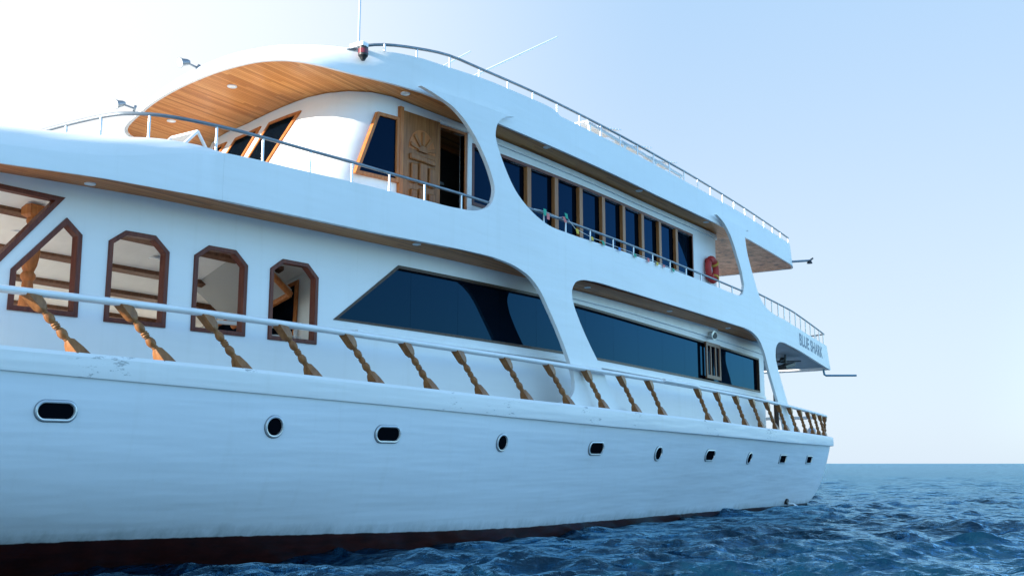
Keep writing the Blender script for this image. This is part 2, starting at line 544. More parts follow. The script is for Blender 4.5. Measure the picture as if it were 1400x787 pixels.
def frame_mb(poly, w_out, w_in, fmap, d0, d1, step=0.35):
    mb = MB()
    sheet(mb, straight(offset_poly(poly, w_out), step), [straight(offset_poly(poly, -w_in), step)], fmap, d0, d1, 5.0)
    return mb

def side(y0):
    return lambda x, z, d=0.0: (x, y0 + bend(x) + d, z)

def interp(x, pts):
    return float(np.interp(x, [p[0] for p in pts], [p[1] for p in pts]))

# ------------------------------------------------------------------ the sea
def make_sea():
    rng = np.random.default_rng(11)
    cx, cy = 0.0, -8.5
    th = [math.radians(a) for a in np.concatenate([np.linspace(-22, 86, 1150), np.linspace(86, 338, 160)[1:-1]])]
    th = np.array(th)
    rad = [1.5]
    while rad[-1] < 7: rad.append(rad[-1] * 1.02)
    while rad[-1] < 45: rad.append(rad[-1] * 1.0040)
    while rad[-1] < 110: rad.append(rad[-1] * 1.006)
    while rad[-1] < 700: rad.append(rad[-1] * 1.012)
    while rad[-1] < 30000: rad.append(rad[-1] * 1.12)
    rad = np.array(rad)
    RR, TT = np.meshgrid(rad, th, indexing='ij')
    X = cx + RR * np.cos(TT); Y = cy + RR * np.sin(TT)
    dth = np.gradient(th)[None, :]
    cell = np.maximum(RR * dth, np.gradient(rad)[:, None])
    Z = np.zeros_like(X); DX = np.zeros_like(X); DY = np.zeros_like(X)
    wind = math.radians(200)
    for i in range(140):
        lam = 0.16 * (6.5 / 0.16) ** rng.random()
        k = 2 * math.pi / lam
        a = wind + rng.normal(0, 0.62)
        amp = 0.0104 * lam ** 0.86 * (0.6 + 0.8 * rng.random())
        if lam > 0.9: amp *= (0.9 / lam) ** 0.62
        fade = np.clip((lam / cell - 3.0) / 4.0, 0, 1)
        ph = k * (X * math.cos(a) + Y * math.sin(a)) + rng.random() * 6.283
        c, s_ = np.cos(ph), np.sin(ph)
        Z += amp * c * fade
        DX -= 0.85 * amp * math.cos(a) * s_ * fade; DY -= 0.85 * amp * math.sin(a) * s_ * fade
    gust = 0.75 + 0.35 * np.sin(X * 0.21 + 1.0 + 0.6 * np.sin(Y * 0.17)) * np.sin(Y * 0.16 + 0.5)
    Z *= gust
    far = np.clip((RR - 300) / 300, 0, 1)
    Z *= 1 - far
    X = X + DX * (1 - far); Y = Y + DY * (1 - far)
    nr, nt = X.shape
    verts = np.stack([X, Y, Z], -1).reshape(-1, 3)
    idx = np.arange(nr * nt).reshape(nr, nt)
    nx = np.roll(idx, -1, axis=1)
    quads = np.stack([idx[:-1], nx[:-1], nx[1:], idx[1:]], -1).reshape(-1, 4)[:, ::-1]
    verts = np.vstack([verts, [[cx, cy, 0.0]]])
    tris = np.stack([np.full(nt, nr * nt), idx[0], np.roll(idx[0], -1)], -1)
    me = bpy.data.meshes.new('sea')
    nv, nq, n3 = len(verts), len(quads), len(tris)
    me.vertices.add(nv); me.vertices.foreach_set('co', verts.astype(np.float32).ravel())
    loops = np.concatenate([quads.ravel(), tris.ravel()]).astype(np.int32)
    me.loops.add(len(loops)); me.loops.foreach_set('vertex_index', loops)
    me.polygons.add(nq + n3)
    start = np.concatenate([np.arange(nq) * 4, nq * 4 + np.arange(n3) * 3]).astype(np.int32)
    me.polygons.foreach_set('loop_start', start)
    me.polygons.foreach_set('use_smooth', np.ones(nq + n3, dtype=bool))
    me.update(calc_edges=True); me.validate()
    m, n, l, p = new_mat('sea_water')
    t = noise(n, l, 0.12, 3, 0.6)
    r = ramp(n, l, t.outputs['Fac'], [(0.3, (0.0006, 0.012, 0.030)), (0.7, (0.001, 0.019, 0.042))])
    l.new(r.outputs[0], p.inputs['Base Color'])
    p.inputs['Roughness'].default_value = 1.0
    p.inputs['Specular IOR Level'].default_value = 0.0
    b1 = noise(n, l, 4.2, 5, 0.66, stretch=(1.0, 0.75, 1))
    b2 = noise(n, l, 0.55, 4, 0.6, stretch=(0.8, 1.0, 1))
    b3 = noise(n, l, 0.09, 3, 0.6, stretch=(0.6, 1.0, 1))
    nb = bump(n, l, b3.outputs['Fac'], 1.0, 2.5)
    nb = bump(n, l, b2.outputs['Fac'], 0.8, 0.9, nb)
    nb = bump(n, l, b1.outputs['Fac'], 0.9, 0.09, nb)
    gl = n.new('ShaderNodeBsdfGlossy')
    gl.inputs['Color'].default_value = (0.44, 0.78, 1.0, 1)
    gl.inputs['Roughness'].default_value = 0.02
    fr = n.new('ShaderNodeFresnel'); fr.inputs['IOR'].default_value = 1.333
    fc = n.new('ShaderNodeMapRange')
    fc.inputs['From Max'].default_value = 0.6; fc.inputs['To Max'].default_value = 0.95
    for q in (gl, fr, p): l.new(nb.outputs[0], q.inputs['Normal'])
    l.new(fr.outputs[0], fc.inputs['Value'])
    ms = n.new('ShaderNodeMixShader')
    l.new(fc.outputs[0], ms.inputs[0]); l.new(p.outputs[0], ms.inputs[1]); l.new(gl.outputs[0], ms.inputs[2])
    l.new(ms.outputs[0], n['Material Output'].inputs['Surface'])
    me.materials.append(m)
    o = bpy.data.objects.new('sea', me); COL.objects.link(o)
    tag(o, 'choppy dark blue open sea reaching to the horizon', 'sea', kind='structure')
make_sea()

# ------------------------------------------------------------------ the yacht: hull
yacht = empty('yacht', (15.0, YC, 0.0))
tag(yacht, 'white three-deck motor yacht with turned wooden balusters lying on the blue sea', 'yacht')
ROOT = yacht

GUN = [(-6, 3.2), (0, 2.6), (6, 2.385), (9, 2.345), (11, 2.30), (13.3, 2.25), (15.6, 2.22), (18.2, 2.185), (22, 2.155), (25.5, 2.10), (29, 2.075), (32, 2.045), (33.6, 2.01)]
CAPB = [(-6, 2.9), (0, 2.35), (6, 2.15), (9.3, 2.06), (14, 1.945), (17.2, 1.885), (23, 1.83), (28, 1.775), (33.6, 1.76)]
def gun(x): return interp(x, GUN)
XEND = [(-1.2, 28), (-0.3, 31.0), (0.0, 32.0), (0.2, 32.5), (0.46, 32.95), (0.9, 33.25), (1.5, 33.42), (1.76, 33.46), (2.1, 33.5), (3.5, 33.6)]
INSET = [(-4, 2.0), (4, 1.45), (7, 1.1), (9.4, 0.78), (11.3, 0.56), (13, 0.5), (15, 0.52), (20, 0.68), (26, 0.72), (30, 0.6), (34, 0.42)]

def hull_y(x, z):
    g = gun(x)
    f = max(0.0, (g - z) / g)
    ins = interp(x, INSET)
    if z < 0:
        y = ins * f ** 1.5 * 1.0 + 0.35 * (-z)
    else:
        y = ins * f ** interp(x, [(7, 3.4), (14, 1.7), (26, 1.15)])
    return bend(x) + y

def hull_ring(zf, nx=90):
    """one level curve, port side from stem to transom centre; zf = 0 keel ... 1 gunwale"""
    pts = []
    def zat(x):
        g = gun(x) - 0.004
        return -1.2 + zf * (g + 1.2)
    xe = 33.5
    for _ in range(12): xe = interp(zat(xe), XEND)
    xb = -4.0
    for i in range(nx + 1):
        x = xb + (xe - 0.55 - xb) * i / nx
        z = zat(x)
        pts.append((x, min(YC, hull_y(x, z)), z))
    for i in range(1, 11):                              # rounded quarter
        a = i / 10 * math.pi / 2
        x = xe - 0.55 + 0.55 * math.sin(a)
        z = zat(x)
        pts.append((x, min(YC, hull_y(x, z) + 0.32 * (1 - math.cos(a))), z))
    y0 = pts[-1][1]
    for i in range(1, 7):
        pts.append((pts[-1][0] + 0.012, y0 + (YC - y0) * i / 6, pts[-1][2]))
    return pts

rings = []
for k in range(29):
    p = hull_ring(k / 28)
    rings.append(p + [(x, 2 * YC - y, z) for x, y, z in reversed(p[:-1])])
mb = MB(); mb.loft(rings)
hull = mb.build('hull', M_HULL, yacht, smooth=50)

# gunwale belt, proud of the topsides
def belt(side_sign):
    def yy(y): return y if side_sign > 0 else 2 * YC - y
    rs = []
    xs = list(np.linspace(-2.5, 33.04, 90))
    for x in xs:
        y = min(YC, bend(x)); zt, zb = gun(x), interp(x, CAPB)
        rs.append([(x, yy(min(YC, y - 0.035)), zb), (x, yy(min(YC, y - 0.045)), zb + 0.03), (x, yy(min(YC, y - 0.045)), zt - 0.03), (x, yy(y - 0.02), zt + 0.012), (x, yy(y + 0.24), zt + 0.012), (x, yy(y + 0.24), zb)])
    x0 = 33.04
    for i in range(1, 11):
        a = i / 10 * math.pi / 2
        x = x0 + 0.52 * math.sin(a); dy = 0.32 * (1 - math.cos(a))
        y = bend(x) + dy; zt, zb = gun(x), interp(x, CAPB)
        ca, sa = math.cos(a), math.sin(a)
        def off(d): return (x + d * sa, yy(y - d * ca))
        rs.append([(*off(0.035), zb), (*off(0.045), zb + 0.03), (*off(0.045), zt - 0.03), (*off(0.02), zt + 0.012), (*off(-0.24), zt + 0.012), (*off(-0.24), zb)])
    for t in (0.5, 1.0):
        xe = 33.04 + 0.52; y = bend(xe) + 0.32; y = y + (YC - y) * t; zt, zb = gun(xe), interp(xe, CAPB)
        rs.append([(xe + 0.035, yy(y), zb), (xe + 0.045, yy(y), zb + 0.03), (xe + 0.045, yy(y), zt - 0.03), (xe + 0.02, yy(y), zt + 0.012), (xe - 0.24, yy(y), zt + 0.012), (xe - 0.24, yy(y), zb)])
    m_ = MB(); m_.loft(rs, closed=True, cap=True)
    return m_
belt(1).build('gunwale', M_CAP, yacht, smooth=30)
belt(-1).build('gunwale', M_CAP, yacht, smooth=30)

# main deck
rs = []
for x in np.linspace(-2.5, 33.2, 60):
    y = min(YC - 0.01, bend(x) + 0.2)
    z = gun(x) - 0.10
    rs.append([(x, y + (2 * YC - 2 * y) * t, z) for t in np.linspace(0, 1, 9)])
mb = MB(); mb.loft(rs); mb.build('main_deck', M_DECK, yacht)

# portholes: rim, gasket, flat pane painted black as the dark inside
def hull_frame(x, z):
    e = 0.02
    p = Vector((x, hull_y(x, z), z))
    tx = Vector((2 * e, hull_y(x + e, z) - hull_y(x - e, z), 0)).normalized()
    tz = Vector((0, hull_y(x, z + e) - hull_y(x, z - e), 2 * e)).normalized()
    nrm = tx.cross(tz).normalized()
    if nrm.y > 0: nrm = -nrm
    return p, tx, tz, nrm
def porthole(x, z, hw, hh, square=False):
    p, tx, tz, nr = hull_frame(x, z)
    def loop(gx, gz, d, n=44):
        pts = []
        r = min(gx, gz) * (0.25 if square else 1.0)
        for i in range(n):
            a = 2 * math.pi * i / n
            c, s = math.cos(a), math.sin(a)
            u = math.copysign(max(0, gx - r), c) + r * c
            v = math.copysign(max(0, gz - r), s) + r * s
            q = p + tx * u + tz * v
            # sit on the curved plating
            pts.append(q + nr * d)
        return pts
    f = MB()
    f.loft([loop(hw + 0.006, hh + 0.006, -0.012), loop(hw + 0.004, hh + 0.004, 0.02), loop(hw - 0.008, hh - 0.008, 0.026),
            loop(hw - 0.020, hh - 0.020, 0.024), loop(hw - 0.026, hh - 0.026, 0.004)], closed=True)
    hole = empty('porthole', p, yacht)
    f.build('rim', M_RIM, hole)
    k = MB(); k.loft([loop(hw + 0.015, hh + 0.015, -0.012), loop(hw + 0.014, hh + 0.014, 0.006), loop(hw + 0.005, hh + 0.005, 0.008)], closed=True)
    k.build('gasket', M_DSTEEL, hole)
    g = MB(); lp = loop(hw - 0.022, hh - 0.022, 0.0035); g.add(lp, [tuple(range(len(lp)))])
    g.build('glass', M_UNLIT, hole, smooth=None)
PORTS = [(6.60, 1.76, .215, .105, 0), (9.31, 1.67, .135, .13, 0), (11.23, 1.62, .24, .115, 0), (13.80, 1.545, .14, .135, 0), (16.71, 1.49, .27, .12, 0),
         (19.37, 1.42, .17, .145, 0), (22.27, 1.40, .29, .13, 0), (25.05, 1.35, .17, .15, 0), (27.89, 1.34, .30, .12, 1), (30.62, 1.33, .30, .115, 1)]
for a in PORTS: porthole(a[0], a[1], a[2], a[3], a[4])

# ------------------------------------------------------------------ side shells with the sweeping openings
SHELL = [(8.6, 4.455), (10, 4.47), (11.3, 4.49), (12.3, 4.525), (13.2, 4.55), (13.96, 4.545), (14.5, 4.48), (14.92, 4.34), (15.16, 4.17), (15.4, 3.91), (15.65, 3.62),
         (15.9, 3.30), (16.1, 3.0), (16.24, 2.72), (16.24, 2.52), (16.1, 2.37), (15.8, 2.28), (15.5, 2.25), (15.5, 2.1), (18.5, 2.1), (18.5, 2.22), (18.1, 2.27), (17.75, 2.4), (17.52, 2.62), (17.35, 2.87),
         (17.1, 3.11), (16.75, 3.45), (16.42, 3.83), (16.23, 4.12), (16.19, 4.32), (16.3, 4.48), (16.55, 4.57), (16.9, 4.60), (18.06, 4.61), (19.6, 4.61), (21.3, 4.62), (22.9, 4.625), (24.5, 4.63), (25.3, 4.63), (25.9, 4.58),
         (26.43, 4.42), (26.83, 4.10), (27.11, 3.73), (27.46, 3.34), (27.85, 2.91), (28.2, 2.5), (28.5, 2.0), (29.75, 2.0), (29.3, 2.45), (28.85, 2.89), (28.42, 3.34), (28.03, 3.78), (27.83, 4.11), (27.88, 4.36), (28.12, 4.53), (28.55, 4.60),
         (29.28, 4.59), (30.6, 4.53), (32.4, 4.42), (34.0, 4.33), (34.72, 4.30), (34.3, 5.07), (32.3, 5.13), (30.46, 5.21), (28.85, 5.29), (27.75, 5.33), (27.2, 5.40), (26.77, 5.53), (26.45, 5.73), (26.18, 6.02),
         (25.87, 6.38), (25.62, 6.76), (25.52, 7.08), (25.62, 7.24), (25.9, 7.30), (24.6, 7.28), (23.45, 7.245), (23.95, 7.13), (24.45, 6.85), (24.84, 6.46), (25.17, 6.05), (25.31, 5.76), (25.2, 5.54), (24.9, 5.44), (24.45, 5.42),
         (23.5, 5.42), (21.4, 5.42), (19.2, 5.41), (17.5, 5.39), (16.03, 5.375), (15.45, 5.40), (15.1, 5.48), (14.79, 5.60), (14.43, 5.82), (14.16, 6.12), (13.97, 6.41), (13.87, 6.65), (13.92, 6.86), (14.1, 7.02), (14.4, 7.12),
         (13.2, 7.06), (12.03, 6.97), (12.43, 6.915), (12.82, 6.82), (13.15, 6.64), (13.5, 6.31), (13.74, 5.98), (13.85, 5.70), (13.76, 5.45), (13.44, 5.275), (12.9, 5.20), (12.2, 5.175), (11.6, 5.165), (10.66, 5.14), (9.64, 5.105), (9.0, 5.09), (8.6, 5.07)]
sh_loop = curve_through(SHELL, 0.10)
Y_SHELL = 0.25
mb = MB(); sheet(mb, sh_loop, [], side(Y_SHELL), 0.0, 0.075, 0.3)
mb.build('side_shell', M_WHITE, yacht, smooth=30, bevel=0.010)
mb = MB(); sheet(mb, sh_loop, [], lambda x, z, d: (x, 2 * YC - (Y_SHELL + bend(x) + d), z), 0.0, 0.075, 0.4)
mb.build('side_shell', M_WHITE, yacht, smooth=30)

# ------------------------------------------------------------------ upper deck slab with wooden soffit; visor at the front
def mirror(pts): return [(x, 2 * YC - y) for x, y in reversed(pts)]
LIP = [(8.6, Y_SHELL + bend(8.6)), (8.0, Y_SHELL + bend(8.0)), (7.4, Y_SHELL + bend(7.4)), (6.7, Y_SHELL + bend(6.7)), (6.0, Y_SHELL + bend(6.0)), (5.0, 1.83), (4.1, 2.1), (3.4, 2.5), (3.0, 3.0), (2.9, YC)]
RB = [(8.6, 1.21), (8.42, 1.26), (8.2, 1.34), (7.92, 1.47), (7.72, 1.66), (7.58, 1.90), (7.52, 2.25), (7.49, 2.7), (7.46, 3.2), (7.46, YC)]
ZLT = [(3, 4.50), (5, 4.53), (6, 4.57), (6.55, 4.62), (7.0, 4.68), (7.4, 4.77), (8.0, 4.94), (8.6, 5.06)]
ZLB = [(3, 4.26), (6, 4.345), (7, 4.41), (8.2, 4.445), (8.6, 4.455)]
def densify(p, k=4):
    res = []
    for i in range(len(p) - 1):
        a0 = Vector(p[max(i - 1, 0)]); a = Vector(p[i]); b = Vector(p[i + 1]); b1 = Vector(p[min(i + 2, len(p) - 1)])
        for j in range(k):
            t = j / k
            res.append(tuple(0.5 * ((2 * a) + (b - a0) * t + (2 * a0 - 5 * a + 4 * b - b1) * t * t + (3 * a - a0 - 3 * b + b1) * t ** 3)))
    res.append(tuple(p[-1])); return res
lipd, rbd = densify(LIP), densify(RB)
LIPF = lipd + mirror(lipd)[1:]; RBF = rbd + mirror(rbd)[1:]
rows = []
for (lx, ly), (rx, ry) in zip(LIPF, RBF):
    zt, zb = interp(lx, ZLT), interp(lx, ZLB)
    zr = 5.115 if rx < 8.3 else 5.115 - (rx - 8.3) * 0.1
    # inward direction
    iv = Vector((rx - lx, ry - ly)); L = max(iv.length, 1e-4); iv /= L
    def pt(f, z): return (lx + iv.x * f, ly + iv.y * f, z)
    e = min(0.04, L * 0.3)
    mid = [pt(L * t, zt + (zr - zt) * (t ** 0.8)) for t in (0.25, 0.5, 0.75)]
    rows.append([pt(min(0.075, L), zb), pt(0.0, zb), pt(0.0, zt - e * 0.6), pt(e, zt)] + mid + [(rx, ry, zr), (rx + iv.x * 0.06, ry + iv.y * 0.06, zr), (rx + iv.x * 0.06, ry + iv.y * 0.06, 4.65)])
mb = MB(); mb.loft(rows)
mb.build('forward_visor', M_WHITE, yacht, smooth=40)

side_pts = [(x, Y_SHELL + 0.04 + bend(x)) for x in np.linspace(8.6, 34.2, 70)]
half = [(x + 0.03, y + 0.03) for x, y in reversed(lipd)][0:-1] + side_pts + [(34.45, 1.2), (34.5, YC)]
slab_outline = half + mirror(half)[1:-1]
def slab(name, outline, z, th, mat, up):
    V, F = triangulate(outline, [], 0.8)
    m_ = MB()
    m_.add([(x, y, z(x, y)) for x, y in V] + [(x, y, z(x, y) + th) for x, y in V], [tuple(reversed(f)) for f in F] + [tuple(i + len(V) for i in f) for f in F])
    n = len(outline)
    return m_.build(name, mat, yacht, smooth=30)
def zs_main(x, y): return interp(x, [(3, 4.33), (6, 4.42), (8, 4.49), (12, 4.535), (26, 4.635), (28.5, 4.63), (34.5, 4.36)])
soff = slab('main_soffit', slab_outline, zs_main, 0.02, M_SOFFIT, False)
mb = MB(); V, F = triangulate(slab_outline, [], 1.0); mb.add([(x, y, zs_main(x, y) + 0.09) for x, y in V], F); mb.build('upper_deck', M_DECK, yacht)
# painted soffit aft of the last side frame
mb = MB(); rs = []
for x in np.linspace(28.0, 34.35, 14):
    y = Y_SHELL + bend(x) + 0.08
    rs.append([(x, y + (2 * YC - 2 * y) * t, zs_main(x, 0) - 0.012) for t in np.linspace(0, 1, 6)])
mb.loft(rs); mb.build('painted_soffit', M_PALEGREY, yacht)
# aft bulwark of the upper deck
mb = MB(); rs = []
for i, t in enumerate(np.linspace(0, 1, 13)):
    y = Y_SHELL + bend(34.5) + (2 * YC - 2 * (Y_SHELL + bend(34.5))) * t
    c = 0.25 * (1 - (2 * t - 1) ** 6)
    rs.append([(34.70 + c, y, 4.30), (34.28 + c, y, 5.07), (34.20 + c, y, 5.07), (34.6 + c, y, 4.30)])
mb.loft(rs, closed=True, cap=True); mb.build('aft_bulwark', M_WHITE, yacht)

# ------------------------------------------------------------------ main-deck cabin
YW = 0.95
wall = side(YW)
OCT = lambda x0, x1: [(x0, 2.905), (x1, 2.905), (x1, 3.83), (x1 - 0.18, 3.995), (x0 + 0.185, 3.995), (x0, 3.85)]
W_FRONT = [(4.95, 2.93), (6.02, 2.93), (7.03, 4.255), (5.4, 4.30), (4.95, 3.72)]
W_PEAK = [(6.57, 2.925), (7.295, 2.92), (7.285, 3.86), (7.12, 4.01), (6.575, 3.35)]
FRONTWINS = [W_FRONT, W_PEAK, OCT(7.665, 8.40), OCT(8.805, 9.555), OCT(9.975, 10.755)]
W_LONG = [(11.15, 3.295), (17.27, 3.31), (17.27, 4.29), (12.39, 4.235)]
W_AFT = [(17.40, 3.31), (28.5, 3.235), (28.5, 4.14), (17.40, 4.28)]
outer = straight([(4.5, 1.9), (29.0, 1.9), (29.0, 4.62), (20, 4.60), (12, 4.55), (8, 4.50), (4.5, 4.40)], 0.4)
holes = [straight(w, 0.4) for w in FRONTWINS + [W_LONG, W_AFT]]
mb = MB(); sheet(mb, outer, holes, wall, 0.0, 0.10, 0.5)
main_wall = mb.build('main_cabin_wall', M_WALL, yacht, smooth=30)
farwall = lambda x, z, d: (x, 2 * YC - (YW + bend(x) + d), z)
mb = MB(); sheet(mb, outer, [straight([(5.0, 2.42), (10.9, 2.42), (10.9, 3.2), (5.0, 3.2)], 0.4)], farwall, 0.0, 0.10, 0.6)  # unseen far-side opening, added to let sunlight in and brighten the ceiling
mb.build('main_cabin_wall', M_WALL, yacht, smooth=30)
# unseen front wall, its two openings widened to let sunlight in; aft wall
yf = YW + bend(4.5)
for nm, x, hs in (('front_wall', 4.5, [[(-YC + yf + 0.15, 2.5), (-0.08, 2.5), (-0.08, 4.25), (-YC + yf + 0.15, 4.25)], [(0.08, 2.5), (YC - yf - 0.15, 2.5), (YC - yf - 0.15, 4.25), (0.08, 4.25)]]), ('aft_wall', 28.9, [])):
    w = YC - (YW + bend(x)) - (0.0 if x < 10 else 0.05)
    mb = MB(); sheet(mb, straight([(-w, 1.9), (w, 1.9), (w, 4.4 if x < 10 else 4.6), (-w, 4.4 if x < 10 else 4.6)], 0.5), hs, lambda a, z, d, x=x: (x + d, YC + a, z), 0.0, 0.09, 1.0)
    mb.build(nm, M_WALL, yacht, smooth=None)
# ceiling, floor
def ceil_z(y): return 4.42 - max(0.0, min(y, 5.2) - 2.2) * 0.38           # headlining slopes down towards the far side
CY = [1.3, 1.8, 2.2, 3.0, 4.0, 5.2, 6.25]
mb = MB(); rs = [[(x, max(y, YW + 0.10 + bend(x)), ceil_z(y) - max(0, 0.06 - 0.012 * (x - 4.6))) for y in CY] for x in np.linspace(4.6, 16.8, 20)]
mb.loft(rs); ceil_o = mb.build('cabin_ceiling', M_ICEIL, yacht)
for yb in (2.79, 3.53, 4.14, 4.78):
    m_ = MB(); rs = []
    for x in np.linspace(4.6, 11.3, 8):
        z0, z1 = ceil_z(yb - 0.05), ceil_z(yb + 0.05)
        rs.append([(x, yb - 0.05, z0 + 0.01), (x, yb - 0.05, z0 - 0.06), (x, yb + 0.05, z1 - 0.06), (x, yb + 0.05, z1 + 0.01)])
    m_.loft(rs, closed=True, cap=True); m_.build('beam', M_SHUT, ceil_o)
mb = MB(); mb.box(4.6, 28.8, 2.3, 2 * YC - 2.3, 2.05, 2.345); mb.build('cabin_floor', M_ICEIL, yacht, smooth=None)  # unseen floor, coloured white to bounce light up to the ceiling

def downlight(x, y, z, parent=None, r=0.06):
    e = empty('ceiling_light', (x, y, z), yacht)
    m_ = MB(); n = 20
    def ring(rr, dz): return [(x + rr * math.cos(2 * math.pi * k / n), y + rr * math.sin(2 * math.pi * k / n), z + dz) for k in range(n)]
    m_.loft([ring(r, 0.01), ring(r, -0.012), ring(r * 0.78, -0.016), ring(r * 0.7, -0.004)], closed=True)
    m_.build('lamp_ring', M_TRIM, e)
    m_ = MB(); m_.add(ring(r * 0.74, -0.006), [tuple(range(n))]); m_.build('lens', M_LAMPW, e, smooth=None)
for x, y in ((7.17, 3.22), (9.24, 3.19), (8.6, 3.85), (10.9, 2.6)):
    downlight(x, y, ceil_z(y) - 0.005, r=0.085)
for x, y in ((7.25, 1.90), (12.25, 0.90), (17.3, 0.62), (21.2, 0.6), (24.9, 0.6)):
    downlight(x, y, zs_main(x, 0) - 0.002, r=0.065)

# window builder: frame and panes as sub-parts
def window(poly, fmap, fw, mat_f, glass=None, depth=0.05, proud=0.02, fw_in=0.0, splits=(), label=None, name='window', reveal=0.0):
    xs = [fmap(a, b, 0.0) for a, b in poly]
    c = Vector((sum(p[0] for p in xs), sum(p[1] for p in xs), sum(p[2] for p in xs))) / len(xs)
    e = empty(name, c, yacht)
    if label: e['label'] = label
    frame_mb(poly, fw, fw_in, fmap, -proud, max(reveal, 0.03)).build('frame', mat_f, e, smooth=30, bevel=0.004)
    if glass:
        lo = min(p[0] for p in poly); hi = max(p[0] for p in poly)
        cuts = [lo] + list(splits) + [hi]
        pl = offset_poly(poly, 0.01)
        for a, b in zip(cuts[:-1], cuts[1:]):
            # clip polygon to a..b in s
            def clip(P, s0, keep_gt):
                res = []
                for i in range(len(P)):
                    p, q = P[i], P[(i + 1) % len(P)]
                    ip = (p[0] >= s0) if keep_gt else (p[0] <= s0); iq = (q[0] >= s0) if keep_gt else (q[0] <= s0)
                    if ip: res.append(p)
                    if ip != iq:
                        t = (s0 - p[0]) / (q[0] - p[0]); res.append((s0, p[1] + (q[1] - p[1]) * t))
                return res
            g = 0.0018 if splits else 0.0
            P = clip(clip(pl, a + g if a > lo else a - 1, True), b - g if b < hi else b + 1, False)
            m_ = MB(); sheet(m_, straight(P, 0.5), [], fmap, depth, depth + 0.012, 0.6)
            m_.build('pane', glass, e, smooth=30)
    return e
for k, w in enumerate(FRONTWINS):
    window(w, wall, 0.026, M_MAHOG, None, proud=0.022, fw_in=0.03, reveal=0.085)
window(W_LONG, wall, 0.035, M_DARKWOOD, M_GLASS, depth=0.07, proud=0.012, fw_in=0.012, reveal=0.09, splits=(12.75, 13.9, 15.05, 16.2))
window(W_AFT, wall, 0.035, M_DARKWOOD, M_GLASS, depth=0.07, proud=0.012, fw_in=0.012, reveal=0.09, splits=(18.0, 19.2, 20.4, 21.7, 23.0, 24.1, 25.25, 26.2, 27.3))
# dark lining behind the long windows so nothing shows through the gaps
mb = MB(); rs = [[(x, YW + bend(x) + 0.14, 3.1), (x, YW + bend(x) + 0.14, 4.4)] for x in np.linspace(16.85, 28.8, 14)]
mb.loft(rs); mb.build('window_lining', M_UNLIT, yacht)
# sill moulding under the long windows, and the cornice under the soffit
def mould(name, x0, x1, zf, y0, dy, h, mat, n=24):
    m_ = MB(); rs = []
    for x in np.linspace(x0, x1, n):
        z = zf(x); y = y0 + bend(x)
        rs.append([(x, y + 0.01, z), (x, y - dy, z), (x, y - dy, z + h), (x, y + 0.01, z + h)])
    m_.loft(rs, closed=True, cap=True)
    return m_.build(name, mat, yacht, smooth=30, bevel=0.006)
mould('sill', 11.5, 28.9, lambda x: interp(x, [(11, 3.10), (17, 3.12), (28.9, 3.04)]), YW, 0.07, 0.07, M_TRIM)
mould('cornice', 16.6, 28.95, lambda x: interp(x, [(12, 4.36), (20, 4.40), (28.9, 4.32)]), YW, 0.05, 0.17, M_TRIM)

# things seen through the open windows: partition with raked dark windows, stair rail, turned post
part = MB(); sheet(part, straight([(1.95, 2.3), (5.9, 2.3), (5.9, 3.0), (2.2, 4.41), (1.95, 4.41)], 0.6), [], lambda y, z, d: (11.5 + d + (z - 3.4) * 0.35, y, z), 0, 0.06, 1.0)
pt_o = part.build('partition', M_ICEIL, yacht, smooth=None)
pm = lambda y, z, d: (11.48 + d + (z - 3.4) * 0.35, y, z)
for poly in ([(2.45, 2.75), (3.55, 2.75), (3.55, 3.75), (2.85, 4.0)], [(3.75, 2.75), (4.6, 2.75), (4.6, 3.30), (3.75, 3.65)]):
    frame_mb(poly, 0.06, 0.0, pm, -0.03, 0.0).build('frame', M_ORANGE, pt_o)
    m_ = MB(); sheet(m_, straight(poly, 0.6), [], pm, 0.0, 0.012, 1.0); m_.build('pane', M_GLASS_UP, pt_o)
# dropped bulkhead over the stair
mb = MB(); v = [(10.3, 2.5, 4.30), (10.3, 3.7, 3.88), (11.2, 3.7, 3.35), (11.2, 2.5, 3.75)]
mb.loft([[(a, b, c) for a, b, c in v], [(a + 0.05, b, c + 0.07) for a, b, c in v]], closed=True, cap=True)
sbk = mb.build('stair_bulkhead', simple('bulkhead_grey', (0.42, 0.41, 0.39), 0.6), yacht, smooth=None)
m_ = MB(); m_.tube([(11.2, 2.5, 3.74), (11.2, 3.7, 3.34)], 0.05, 8); m_.tube([(10.3, 2.48, 4.29), (11.2, 2.48, 3.74)], 0.05, 8); m_.build('edging', M_ORANGE, sbk)
mb = MB()
for z in (2.75, 2.90, 3.05, 3.20):
    mb.tube([(9.7, 2.55, z - 0.04), (11.3, 2.35, z + 0.03)], 0.028, 8)
for x in (9.75, 10.5, 11.2):
    mb.tube([(x, 2.5 - (x - 9.7) * 0.1, 2.34), (x, 2.5 - (x - 9.7) * 0.1, 3.24)], 0.03, 8)
mb.build('stair_railing', M_TRIM, yacht)
def lathe(mb, p0, p1, prof, n=16, square_axis=None, scale=1.0, level=False):
    """prof: (t, radius, squareness 0..1) from p0 to p1"""
    p0, p1 = Vector(p0), Vector(p1)
    t = (p1 - p0); L = t.length; t.normalize()
    ux = square_axis or Vector((1, 0, 0)); a = (ux - t * ux.dot(t)).normalized(); b = t.cross(a)
    rings = []
    for tt, r, q in prof:
        g = []
        for k in range(n):
            an = 2 * math.pi * (k + 0.5) / n
            c, s = math.cos(an), math.sin(an)
            sq = r / max(abs(c), abs(s)) * 0.94
            rr = (r * (1 - q) + sq * q) * scale
            off = (a * c + b * s) * rr
            if level:                                   # ends cut level with rail and gunwale
                w = max(0.0, 1 - min(tt, 1 - tt) / 0.2)
                off = off + t * (-off.z / t.z) * w
            g.append(p0 + t * (L * tt) + off)
        rings.append(g)
    mb.loft(rings, closed=True, cap=True)
